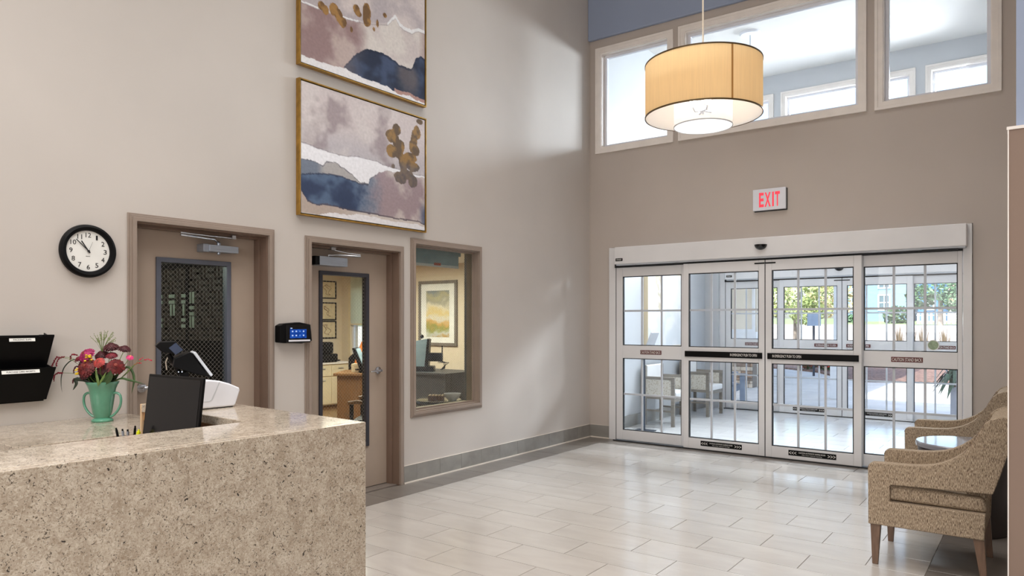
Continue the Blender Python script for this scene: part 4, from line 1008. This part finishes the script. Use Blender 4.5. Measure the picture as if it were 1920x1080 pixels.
B('pane', M['glass'], ow, OW[0]+.03, OW[1]-.03, .54, .544, OW[2]+.03, OW[3]-.03)
M['blind'] = shade_mat('pale_green_roller_blind', (226, 230, 220), (236, 242, 228), .5)
rb = thing('roller_blind', 'pale green roller blind pulled halfway down the office window', 'blind', (0, 0, 0)); B('cloth', M['blind'], rb, -5.18, -4.02, .462, .466, 1.45, 2.3); B('cassette', M['cream_cab'], rb, -5.2, -4.0, .40, .475, 2.28, 2.36); B('hem_bar', M['cream_cab'], rb, -5.18, -4.02, .458, .47, 1.43, 1.455)
M['print'] = plain('sepia_sketch_paper', (222, 204, 170), .7, var=.05, scale=14)
M['sketch'] = plain('sepia_ink', (128, 100, 70), .8, var=.1)
for i, (z0, z1, lb) in enumerate(((1.895, 2.21, 'top'), (1.515, 1.83, 'middle'), (1.19, 1.503, 'bottom'))):
    o = thing('framed_print', lb+' one of three small framed sketches seen through the second door', 'picture', (-5.459, -.02, z0), 0, 'sketches on the office wall'); h = z1-z0
    MB().frame(0, .38, 0, h, .02, .0, .022, 'X').build('frame', M['black'], o); B('print', M['print'], o, .002, .01, .015, .365, .015, h-.015)
    k = MB(); a_ = []
    for q in range(18): a_.append((.0115, .18+.07*math.cos(q*.52+i)*(1-q*.02)+.03*math.sin(q*1.9), h*.5+.09*math.sin(q*.45)))
    k.tube(smooth(a_), .0035, 5); k.build('sketch', M['sketch'], o)
cb = thing('storage_cabinet', 'cream office cabinet with drawers under the framed sketches', 'cabinet', (-5.45, -.55, 0))
MB().box(0, .5, 0, .78, .08, .77).build('body', M['cream_cab'], cb, .003); MB().box(-.0, .53, -.02, .80, .77, .80).build('cabinet_top', M['trim_white'], cb, .003); B('plinth', M['brown_desk'], cb, 0, .46, .02, .76, 0, .08)
for (z0, z1) in ((.57, .75), (.10, .55)):
    for (a, b) in ((.015, .385), (.395, .765)):
        d_ = MB().box(.5, .516, a, b, z0, z1).build('drawer' if z0 > .3 else 'door', M['cream_cab'], cb, .003); MB().bar((.528, a+.13, z1-.05), (.528, b-.13, z1-.05), .01).build('handle', M['silver'], d_)
pr = thing('desk_printer', 'black printer on the cream office cabinet', 'printer', (-5.2, -.15, .80))
MB().box(-.18, .18, -.2, .2, 0, .14).build('body', M['black'], pr, .02); MB().box(-.1, .12, -.16, .16, .14, .34).build('paper_tray', M['black'], pr, .03); B('output_tray', M['black'], pr, .18, .3, -.15, .15, .02, .04)
dk = thing('office_desk', 'brown wood office desk seen through the second door', 'desk', (-3.46, -1.27, 0), YAW)
MB().box(-.05, 1.5, -.03, .75, .71, .745).build('desktop', M['brown_desk'], dk, .003); MB().box(0, 1.45, 0, .03, .02, .71).build('front_panel', M['brown_desk'], dk); MB().box(0, .03, .03, .72, 0, .71).build('side_panel', M['brown_desk'], dk)
dr = thing('desk_tray', 'cream letter drawer unit on the left end of the office desk', 'drawer unit', (-3.47, -1.0, .745), YAW); MB().box(0, .17, 0, .2, 0, .12).build('body', M['cream_cab'], dr, .003); MB().box(.06, .13, -.006, 0, .03, .05).build('handle', M['black'], dr)
lp = thing('office_monitor', 'thin black monitor leaning back on the office desk', 'monitor', (-3.22, -1.02, .745), YAW)
k = MB().prism([(-.135, .36), (-.095, .36), (.045, .03), (-.015, .03)], -.04, .28, 'Y'); k.build('panel', M['black'], lp, .003); B('stand', M['black'], lp, -.05, .08, .02, .2, 0, .03)
M['skyblue'] = plain('pale_blue_screen_back', (150, 176, 190), .4, var=.05); k = MB().prism([(-.085, .35), (-.075, .35), (.05, .05), (.04, .05)], .0, .26, 'Y'); k.build('back', M['skyblue'], lp)
oc = thing('office_chair', 'dark office chair with an orange jacket draped over it', 'chair', (-4.09, -.28, 0), YAW)
MB().box(-.22, .22, -.2, .22, .44, .5).build('seat', M['black'], oc, .02); k = MB().prism([(-.24, .52), (-.235, .9), (-.1, 1.02), (.2, 1.02), (.24, .52)], .2, .25, 'Y'); k.build('backrest', M['black'], oc, .02); MB().cyl((0, 0, 0), .03, .08, .44).build('post', M['black'], oc)
k = MB()
for i in range(5): k.bar((0, 0, .08), (.28*math.cos(i*1.257), .28*math.sin(i*1.257), .04), .04)
k.build('star_base', M['black'], oc)
M['orange'] = plain('orange_cloth', (222, 128, 52), .8, var=.1, scale=12)
jk = tag(MB().prism([(-.2, .62), (-.16, .72), (-.02, 1.16), (.12, 1.22), (.2, 1.1), (.16, .7), (.0, .6)], .17, .195, 'Y').build('jacket', M['orange'], None, .01), 'orange jacket hung over the dark office chair', 'jacket'); jk.location = (-4.09, -.28, 0); jk.rotation_euler = (0, 0, YAW)
pt = thing('desk_plant', 'small green plant in a pale pot on the office desk', 'plant', (-3.18, -.78, .745)); MB().lathe([(.0, 0), (.05, 0), (.065, .1), (.055, .1), (0, .09)], n=20, cap0=False, cap1=False).build('pot', M['white_pl'], pt, smooth=True)
M['bright_leaf'] = plain('bright_leaf', (92, 150, 52), .5, var=.2, scale=20); k = MB()
for q in range(24):
    a = random.uniform(0, 6.28); e = random.uniform(.2, 1.3); d_ = Vector((math.cos(a)*math.cos(e), math.sin(a)*math.cos(e), math.sin(e))); p_ = Vector((0, 0, .1)); s_ = d_.cross(Vector((0, 0, 1))).normalized()*.018
    k.add([p_, p_+d_*.08+s_, p_+d_*.16, p_+d_*.08-s_], [(0, 1, 2, 3)])
k.build('foliage', M['bright_leaf'], pt)
vc = thing('visitor_chair', 'office visitor chair with pale wooden armrests just inside the second door', 'chair', (-.98, -3.12, 0), YAW)
MB().box(-.02, .5, 0, .5, .42, .48).build('seat', M['black'], vc, .02); MB().box(.48, .53, .02, .48, .5, .9).build('backrest', M['black'], vc, .02)
for yy in (-.03, .5):
    k = MB().tube([(-.05, yy, .655), (.05, yy, .668), (.2, yy, .645), (.36, yy, .59), (.48, yy, .55)], .02, 8); k.build('armrest', M['wood'], vc, smooth=True)
    for xx in (-.03, .46): B('leg', M['black'], vc, xx, xx+.035, yy-.015, yy+.015, 0, .64 if xx < 0 else .55)

fa = thing('framed_art', 'grey framed abstract landscape print seen through the interior window', 'picture', (-3.525, .5, 1.10), 0)
M['grey_frame'] = plain('grey_wood_frame', (112, 104, 94), .5, var=.1, scale=6)
MB().frame(0, .83, 0, 1.05, .05, -.03, 0).build('frame', M['grey_frame'], fa, .003); B('mat_board', M['paper'], fa, .04, .79, -.014, -.002, .04, 1.01)
def paint4(u, v):
    g = nz(u, v*2, 2.2, 8); w = v+.16*g+.04*nz(u, v*3, 6, 3)
    st_ = [(0, (132, 140, 140)), (.12, (178, 170, 132)), (.25, (160, 158, 140)), (.36, (222, 212, 188)), (.5, (216, 192, 128)), (.6, (214, 210, 198)), (.72, (206, 164, 92)), (.82, (146, 148, 74)), (.92, (196, 198, 196)), (1.0, (182, 148, 84))]
    for (a, ca), (b, cb_) in zip(st_, st_[1:]):
        if w <= b: return mixc(ca, cb_, min(1, max(0, (w-a)/(b-a))))
    return st_[-1][1]
cv = canvas(paint4, 0, .5, 0, .75, 0, 50, 70, fa); cv.rotation_euler = (0, 0, -PI/2); cv.location = (.165, -.0155, .14)
d2 = thing('work_desk', 'dark grey desk with modesty panel seen through the interior window', 'desk', (-2.35, -.85, 0), 0)
M['dark_grey'] = plain('charcoal_laminate', (62, 64, 68), .45, var=.06)
MB().box(-.3, .62, -.02, .7, .76, .79).build('desktop', M['dark_grey'], d2, .003); MB().box(-.3, .60, 0, .02, .05, .76).build('modesty_panel', M['dark_grey'], d2); MB().box(.58, .60, .02, .68, 0, .76).build('side_panel', M['dark_grey'], d2)
om = thing('desktop_computer', 'black desktop monitor with camera and cables seen through the interior window', 'computer', (-2.28, -.72, .79), YAW)
k = MB().prism([(-.12, .06), (-.10, .43), (.06, .46), (.02, .06)], -.02, .03, 'Y'); k.build('screen', M['skyblue'], om, .003); k = MB().prism([(.06, .46), (.09, .45), (.07, .05), (.02, .06)], -.04, .2, 'Y'); k.build('panel', M['black'], om, .003)
MB().box(-.12, .15, -.05, .2, 0, .07).build('dock', M['black'], om, .005); MB().box(.08, .27, .0, .1, .14, .26).build('speaker', M['black'], om, .01); B('antenna', M['black'], om, .255, .27, .04, .055, .26, .36)
MB().ball((-.02, 0, .49), .03, 10).build('webcam', M['black'], om)
k = MB()
for q in range(5): k.tube([(.2, .05, .2-q*.02), (.28+.02*q, .05, .12), (.3, .05, .04+.01*q), (.24, .05, .02)], .005, 6)
k.build('cables', M['black'], om)
# table with food under the interior window
ft = thing('snack_table', 'small dark round table under the interior window', 'table', (-.54, -2.30, 0))
MB().lathe([(0, .60), (.25, .60), (.262, .615), (.25, .63), (0, .63)], n=48, cap0=False, cap1=False).build('table_top', M['dark_grey'], ft, smooth=True); MB().cyl((0, 0, 0), .04, .02, .6).build('pedestal', M['dark_grey'], ft); MB().cyl((0, 0, 0), .22, 0, .02, 32).build('foot', M['dark_grey'], ft)
M['steel_tray'] = plain('steel_platter', (176, 170, 156), .25, .6, var=.05)
tr = tag(MB().lathe([(0, .0), (.22, .0), (.245, .012), (.24, .016), (.215, .006), (0, .005)], n=48, cap0=False, cap1=False).build('platter', M['steel_tray'], None, smooth=True), 'round metal platter on the snack table', 'platter'); tr.location = (-.54, -2.30, .631)
M['crust'] = plain('brown_pastry', (112, 66, 38), .7, var=.2, scale=20); M['cream'] = plain('pale_pastry', (214, 186, 150), .7, var=.1, scale=20)
for q in range(5):
    o = thing('pastry_slice', ['first', 'second', 'third', 'fourth', 'fifth'][q]+' brown cake slice from the left in the row on the metal platter', 'cake', (-.63+.034*q*.80, -2.37+.034*q*.595, .6375), YAW, 'cake slices on the platter')
    MB().box(0, .031, -.05, .05, 0, .05).build('cake', M['crust'], o, .004); MB().box(.004, .027, -.05, .05, .05, .06).build('icing', M['cream'], o, .003)
bw = tag(MB().lathe([(0, 0), (.04, 0), (.085, .05), (.095, .078), (.088, .078), (.075, .05), (.03, .012), (0, .012)], n=36, cap0=False, cap1=False).build('bowl', M['white_pl'], None, smooth=True), 'white bowl next to the cake slices on the platter', 'bowl'); bw.location = (-.415, -2.225, .6375)
wb = thing('rolled_blind', 'pale blue roller blind at the top of the interior window with a red tag', 'blind', (0, 0, 0))
B('cassette', M['skyblue'], wb, -.26, -.18, -3.26, -2.36, 2.17, 2.24); B('cloth', M['skyblue'], wb, -.2, -.194, -3.26, -2.38, 2.06, 2.2); B('hem_bar', M['white_pl'], wb, -.206, -.19, -3.26, -2.38, 2.045, 2.07)
M['red_tag'] = plain('red_tag', (200, 70, 40), .6); B('warning_tag', M['red_tag'], wb, -.189, -.187, -2.76, -2.66, 2.06, 2.085)
gc = thing('filing_cabinet', 'tall grey office cabinet at the right edge of the interior window', 'cabinet', (-.48, -1.95, 0))
M['slate'] = plain('slate_grey_metal', (104, 112, 120), .45, .1, var=.05)
MB().box(0, .31, 0, .5, 0, 2.25).build('body', M['slate'], gc, .003)
for q in range(5): MB().box(.012, .298, -.015, 0, .06+q*.44, .48+q*.44).build('drawer', M['slate'], gc, .004)

# dark room behind the first door with a woven lattice screen
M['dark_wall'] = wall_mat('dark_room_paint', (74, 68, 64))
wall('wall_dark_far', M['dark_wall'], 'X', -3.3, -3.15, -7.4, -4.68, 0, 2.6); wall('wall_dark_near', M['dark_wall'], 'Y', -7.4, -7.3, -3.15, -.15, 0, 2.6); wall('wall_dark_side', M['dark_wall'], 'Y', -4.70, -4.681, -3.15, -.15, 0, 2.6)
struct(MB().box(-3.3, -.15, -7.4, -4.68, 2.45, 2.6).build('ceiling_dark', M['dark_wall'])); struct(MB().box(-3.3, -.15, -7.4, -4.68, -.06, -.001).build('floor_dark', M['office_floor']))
ls = thing('lattice_screen', 'dark woven lattice screen in the room behind the first door', 'screen', (-1.52, -4.745, 0), PI)
M['dark_slat'] = plain('dark_brown_slat', (88, 76, 68), .5, var=.15, scale=8); M['lit_slat'] = plain('painted_lit_slat', (206, 218, 200), .4, var=.15, scale=8)  # lit_slat puts window light on the slats into a paler colour
for nm, dims in (('post', (-1.3, -1.26, 0, .04, 0, 2.2)), ('post', (-.34, -.30, 0, .04, 0, 2.2)), ('post', (.9, .94, 0, .04, 0, 2.2)), ('rail', (-1.3, .94, 0, .04, 1.30, 1.335)), ('rail', (-1.3, .94, 0, .04, 1.965, 2.0))): B(nm, M['black'], ls, *dims)
B('lower_panel', M['black'], ls, -1.26, .9, .01, .03, .1, 1.30)
ms = .105; _sl = {}
for i in range(19):
    for j in range(6):
        u, v = -1.15+i*ms, 1.335+j*ms
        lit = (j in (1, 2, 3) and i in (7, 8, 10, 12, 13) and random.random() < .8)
        for q in range(2):
            hv = (i+j) % 2
            key = (hv, lit)
            if key not in _sl:
                k = MB().box(0, ms*.94, -.01, .01, 0, ms*.28) if hv else MB().box(0, ms*.28, -.012, .008, 0, ms*.94)
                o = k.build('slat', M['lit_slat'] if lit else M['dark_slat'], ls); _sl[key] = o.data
            else: o = bpy.data.objects.new('slat', _sl[key]); COL.objects.link(o); o.parent = ls
            o.location = (u+(0 if hv else q*ms*.5), .02, v+(q*ms*.5 if hv else 0))

# ---------------------------------------------------------------- outdoors
M['concrete'] = plain('pale_concrete', (198, 196, 192), .8, var=.05, scale=2, bump=.1); M['mulch'] = plain('brown_mulch', (112, 88, 78), .95, var=.35, scale=14, bump=.5)
M['asphalt'] = plain('pale_road', (158, 149, 140), .85, var=.05, scale=.4); M['lawn'] = plain('lawn_green', (118, 138, 86), .9, var=.2, scale=3, bump=.4)
def terrain(name, mat, y0, y1, z0, z1, label, x0=-60, x1=60, th=.3):
    return struct(MB().prism([(y0, z0-th), (y0, z0), (y1, z1), (y1, z1-th)], x0, x1, 'X').build(name, mat), label)
terrain('pavement', M['concrete'], 4.1, 19, -.02, -.03, 'pale concrete forecourt outside the doors')
struct(MB().prism([(-9, 15.6), (-1.8, 15.4), (-.6, 14.3), (.2, 12.8), (1.0, 11.5), (2.4, 12.0), (4.5, 12.6), (9, 13.2), (9, 19.0), (-9, 19.0)], -.3, .02, 'Z').build('planting_bed', M['mulch']), 'brown mulch planting bed at the edge of the forecourt')
terrain('road', M['asphalt'], 19.0, 62.0, .1, 1.2, 'sunlit pale road beyond the planting bed')
terrain('lawn', M['lawn'], 62.0, 140, 1.2, 2.0, 'lawn in front of the houses across the road', -120, 80)
# entrance canopy and its post
M['porch'] = plain('porch_white', (222, 224, 226), .6, var=.02)
struct(MB().box(-9, 2.0, 4.12, 15.0, 3.5, 3.85).build('roof_canopy', M['porch']), 'flat roof of the drive up canopy')
pp = thing('canopy_post', 'white square canopy post on a wider base outside the outer doors', 'post', (1.52, 6.98, -.02)); B('shaft', M['porch'], pp, -.075, .075, -.075, .075, 0, 3.52); MB().box(-.13, .13, -.13, .13, 0, .95).build('pedestal', M['porch'], pp, .01); MB().box(-.15, .15, -.15, .15, .95, 1.0).build('pedestal_cap', M['porch'], pp, .01)
# neighbouring wing with window, seen at the left
wg = struct(MB().box(-5.5, -.57, 8.6, 9.1, -.02, 3.5).build('wall_wing', wall_mat('cream_siding', (222, 214, 198))), 'cream wing of the building beside the forecourt')
wv = sgroup('window_9', 'white framed window trim on the cream wing'); MB().frame(-1.25, -.62, 1.25, 2.9, .06, 8.55, 8.6).build('casing', M['porch'], wv); B('sill', M['porch'], wv, -1.6, -.56, 8.5, 8.6, 1.08, 1.25)
stn = sgroup('wall_stone_base', 'stacked stone base of the cream wing'); B('mortar', plain('stone_mortar', (120, 110, 100), .9), stn, -4.0, -.58, 8.3, 8.599, -.02, .95)
SM = [plain('ledge_stone_%d' % i, c_, .85, var=.15, scale=7, bump=.3) for i, c_ in enumerate(((150, 126, 106), (176, 160, 142), (128, 112, 100), (192, 178, 160)))]
z = -.02
while z < .9:
    h = random.uniform(.06, .10); x = -2.6
    while x < -.6:
        w = random.uniform(.2, .42); B('stone', random.choice(SM), stn, x+.006, min(x+w, -.58)-.006, 8.26-random.uniform(0, .03), 8.302, z+.005, z+h-.004); x += w
    z += h
# adirondack chair
ad = thing('adirondack_chair', 'grey blue slatted garden chair just outside the left sidelight', 'chair', (-.04, 5.08, -.02), YAW); ad.scale = (.9, .9, .95)
M['adi'] = plain('blue_grey_poly', (140, 150, 164), .5, var=.06)
for q in range(5): MB().bar((-.28+q*.012, -.2+q*.1, .30), (-.5+q*.0, -.25+q*.125, .98-.03*abs(q-2)), .085, .02, (1, 0, .4)).build('back_slat', M['adi'], ad)
for q in range(5): MB().box(-.26+q*.1, -.17+q*.1, -.25, .25, .33+q*.008, .35+q*.008).build('seat_slat', M['adi'], ad)
for yy in (-.32, .27):
    MB().box(-.4, .34, yy-.03, yy+.09, .56, .585).build('armrest', M['adi'], ad, .004); B('leg', M['adi'], ad, .2, .3, yy+.01, yy+.045, 0, .56); B('leg', M['adi'], ad, -.36, -.28, yy+.01, yy+.045, 0, .56); MB().bar((-.45, yy+.03, .06), (.28, yy+.03, .36), .03, .1).build('side_rail', M['adi'], ad)
# planter by the outer doors
pn = thing('planter', 'grey planter box outside the right sidelight', 'planter', (3.74, 5.0, -.02)); M['planter'] = plain('grey_planter', (176, 176, 184), .6, var=.04)
MB().box(-.16, .3, -.16, .3, 0, .50).build('box', M['planter'], pn, .006); B('soil', M['mulch'], pn, -.13, .27, -.13, .27, .50, .51)
def leaf_plant(name, label, loc, n, L, w, mat, droop=.6, el=(.5, 1.3), stems=True):
    o = thing(name, label, 'plant', loc); k = MB()
    for q in range(n):
        a = random.uniform(0, 6.28); e = random.uniform(*el); ll = L*random.uniform(.7, 1.1)
        d_ = Vector((math.cos(a)*math.cos(e), math.sin(a)*math.cos(e), math.sin(e))); s_ = d_.cross(Vector((0, 0, 1))).normalized()*w
        m_ = d_*ll*.55; t_ = Vector((d_.x, d_.y, d_.z-droop))*ll
        k.add([(0, 0, 0), m_*.5+s_*.8, m_+s_, t_, m_-s_, m_*.5-s_*.8, m_-Vector((0, 0, .01))], [(0, 1, 6), (1, 2, 6), (2, 3, 6), (3, 4, 6), (4, 5, 6), (5, 0, 6)])
    k.build('foliage', mat, o); return o
M['broad'] = plain('dark_broad_leaf', (58, 84, 66), .45, var=.2, scale=9)
lpn = leaf_plant('broadleaf_plant', 'dark broad leaved plant in the grey planter', (3.70, 5.04, .515), 44, .56, .05, M['broad'], .8, (.35, 1.35))
MB().tube([(0, 0, 0), (.01, 0, .1)], .02).build('stem', M['leaf_dark'], lpn)
# flower bushes, grasses, shrubs, trees
def foliage_mesh(n, rx, ry, rz, sz, c=(0, 0, 0), shell=.55):
    k = MB()
    for q in range(n):
        while True:
            p = Vector((random.uniform(-1, 1), random.uniform(-1, 1), random.uniform(-1, 1)))
            if shell < p.length < 1: break
        p = Vector((p.x*rx+c[0], p.y*ry+c[1], p.z*rz+c[2])); d1 = Vector((random.gauss(0, 1), random.gauss(0, 1), random.gauss(0, 1))).normalized(); d2_ = d1.orthogonal().normalized(); s_ = sz*random.uniform(.6, 1.3)
        k.add([p-d1*s_, p+d2_*s_*.5, p+d1*s_, p-d2_*s_*.5], [(0, 1, 2, 3)])
    return k
M['redfl'] = plain('red_bloom', (214, 60, 52), .7, var=.15, scale=10); M['lite_leaf'] = plain('light_green_leaf', (142, 156, 96), .6, var=.3, scale=3); M['yellow_leaf'] = plain('yellow_green_leaf', (176, 166, 118), .6, var=.25, scale=3)  # lite_leaf is a light yellow green leaf colour
M['deep_leaf'] = plain('deep_tree_leaf', (86, 116, 84), .6, var=.3, scale=3); M['bark'] = plain('grey_bark', (150, 138, 126), .9, var=.15, scale=6)
for i, (x, y, lb) in enumerate(((-1.05, 15.0, 'red flowering bush left of the other in the mulch bed'), (-.42, 14.75, 'red flowering bush at the right of the pair in the mulch bed'))):
    o = thing('flower_bush', lb, 'bush', (x, y, .0), 0, 'red flowers in the mulch bed'); foliage_mesh(260, .32, .26, .15, .05, (0, 0, .17), .3).build('foliage', M['leaf'], o); b = foliage_mesh(170, .34, .28, .15, .045, (0, 0, .2), .5).build('blooms', M['redfl'], o); b['kind'] = 'stuff'
M['dry_grass'] = plain('dry_grass', (132, 116, 92), .8, var=.2, scale=9)
for i in range(12):
    x = 1.0+i*.42+random.uniform(-.1, .1); y = 17.6+random.uniform(-.8, .8); o = thing('ornamental_grass', 'tuft of dry ornamental grass in the bed beside the road', 'grass', (x, y, .05), 0, 'ornamental grasses along the bed'); k = MB()
    for q in range(70):
        a = random.uniform(0, 6.28); r_ = random.uniform(.03, .19); h = random.uniform(.75, 1.4); w = .013; d_ = Vector((math.cos(a), math.sin(a), 0)); s_ = Vector((-d_.y, d_.x, 0))*w
        k.add([s_, -s_, d_*r_*.5+Vector((0, 0, h*.6))-s_, d_*r_+Vector((0, 0, h)), d_*r_*.5+Vector((0, 0, h*.6))+s_], [(0, 1, 2, 3, 4)])
    k.build('blades', M['dry_grass'], o)
def tree(label, loc, hgt, tr, crowns, mat, n, sz, name='tree', group=None):
    o = thing(name, label, 'tree', loc, 0, group)
    MB().tube([(0, 0, -.3), (.03, 0, hgt*.5), (0, .05, hgt)], [tr, tr*.75, tr*.5], 10).build('trunk', M['bark'], o, smooth=True)
    k = MB()
    for (cx, cy, cz, r) in crowns: kk = foliage_mesh(n, r, r, r*.85, sz, (cx, cy, cz)); k.add(kk.v, kk.f)
    k.build('crown', mat, o); return o
tree('light green tree spreading over the sign beyond the outer doors', (-2.5, 18.9, .1), 1.6, .10, [(-1.9, .3, 2.1, .8), (-.9, 0, 2.2, .9), (.0, .2, 2.5, 1.0), (1.0, .1, 2.3, .9), (.5, -.3, 1.75, .6)], M['lite_leaf'], 420, .085)
tree('yellow green tree behind the light green one', (-5.0, 26, .3), 2.0, .12, [(-.9, 0, 2.6, 1.5), (1.2, .3, 2.7, 1.4), (2.2, 0, 2.2, 1.0)], M['yellow_leaf'], 460, .11)
tree('light green tree at the left end of the planting bed', (-5.9, 17.2, .1), 1.5, .09, [(.1, 0, 2.0, .9), (.6, .1, 1.5, .7), (-.6, 0, 2.4, .9)], M['lite_leaf'], 380, .08)
tree('deep green tree right of the pink roofed house', (-2.0, 60, 1.1), 2.6, .25, [(0, 0, 3.4, 1.7), (-1.4, .5, 2.4, 1.2), (1.2, 0, 2.2, 1.3)], M['deep_leaf'], 500, .2)
tree('green tree at the far right beyond the pale road', (3.2, 58, 1.1), 2.6, .25, [(0, 0, 3.2, 1.6), (-1.0, .5, 2.2, 1.1)], M['deep_leaf'], 420, .2)
def shrub(label, loc, r, mat, group=None, n=420, sz=.07): 
    o = thing('shrub', label, 'bush', loc, 0, group); foliage_mesh(n, r, r, r*.75, sz, (0, 0, r*.6), .3).build('foliage', mat, o); MB().tube([(0, 0, -.1), (0, 0, r*.5)], .03).build('stem', M['bark'], o)
shrub('round green shrub in front of the blue house', (-6.6, 70, 1.2), 1.35, M['leaf'], sz=.2); shrub('small dark shrub at the left foot of the blue house', (-12.2, 78, 1.3), .7, M['deep_leaf'], sz=.16)
shrub('low green shrub left of the sign post', (-3.9, 16.6, .05), .6, M['lite_leaf']); shrub('green shrub right of the sign post', (-1.25, 18.2, .1), .55, M['lite_leaf'])
sg = thing('road_sign', 'back of a blue grey sign board on a dark post', 'sign', (-.38, 12.9, -.03), YAW)
B('post', M['navy'], sg, -.025, .025, -.02, .02, 0, 1.78); M['sign_back'] = plain('blue_grey_sign_back', (140, 160, 184), .5, var=.04); MB().box(-.19, .19, -.03, -.02, 1.40, 1.76).build('board', M['sign_back'], sg, .002)
# houses across the road
def house(label, loc, rz, w, d, h, wm, rm, wins, roof_h=2.4):
    o = thing('house', label, 'house', loc, rz); MB().box(0, w, 0, d, -1, h).build('wall', wm, o)
    k = MB().prism([(-.4, h), (d/2, h+roof_h), (d+.4, h)], -.4, w+.4, 'X'); k.build('roof', rm, o)
    for (x, z, ww, hh) in wins:
        f = MB().frame(x, x+ww, z, z+hh, .16, -.08, 0).build('window', M['porch'], o); B('pane', M['hglass'], f, x+.1, x+ww-.1, -.03, -.005, z+.1, z+hh-.1)
        B('muntin', M['porch'], f, x+ww/2-.04, x+ww/2+.04, -.06, -.03, z+.1, z+hh-.1); B('muntin', M['porch'], f, x+.1, x+ww-.1, -.06, -.031, z+hh/2-.06, z+hh/2+.06)
    return o
M['hglass'] = plain('dark_house_glass', (84, 104, 116), .2, var=.1); M['lblue'] = plain('light_blue_siding', (130, 158, 184), .7, var=.03, scale=1, stretch=(1, 1, 6)); M['dblue'] = plain('deep_blue_siding', (66, 116, 168), .7, var=.04, stretch=(1, 1, 6)); M['shingle'] = plain('grey_shingle', (150, 140, 136), .8, var=.1)
hb = house('light blue two storey house across the road', (-15.6, 90, 1.2), .0, 7.4, 8, 7.0, M['lblue'], M['shingle'], [(.9, 1.6, 1.4, 2.0), (4.0, 1.6, 1.4, 2.0), (.9, 4.3, 1.4, 2.0), (4.0, 4.3, 1.4, 2.0)])
B('corner_board', M['porch'], hb, 7.2, 7.45, -.1, .1, -1, 7.0)
house('deep blue house wing right of the light blue house', (-7.3, 90.5, 1.2), .0, 2.6, 6, 7.4, M['dblue'], M['shingle'], [(.7, 1.6, 1.0, 1.8)])
M['pinkroof'] = plain('pink_tile_roof', (206, 160, 146), .8, var=.06); M['cream_s'] = plain('cream_stucco', (232, 220, 208), .8, var=.02)
house('pale house with a pink tiled roof behind the trees', (-7.4, 118, 1.4), .0, 9, 8, 3.4, M['cream_s'], M['pinkroof'], [(1.0, 1.2, .9, 1.0), (2.6, 1.2, .9, 1.0), (4.2, 1.2, .9, 1.0)], 3.6)
fn = thing('garden_fence', 'low white garden fence across the road at the right', 'fence', (-4.4, 66, 1.2))
for q in range(26): B('picket', M['porch'], fn, q*.34, q*.34+.2, 0, .05, 0, 1.0)
for zz in (.25, .8): B('rail', M['porch'], fn, -.05, 8.8, .05, .09, zz, zz+.08)
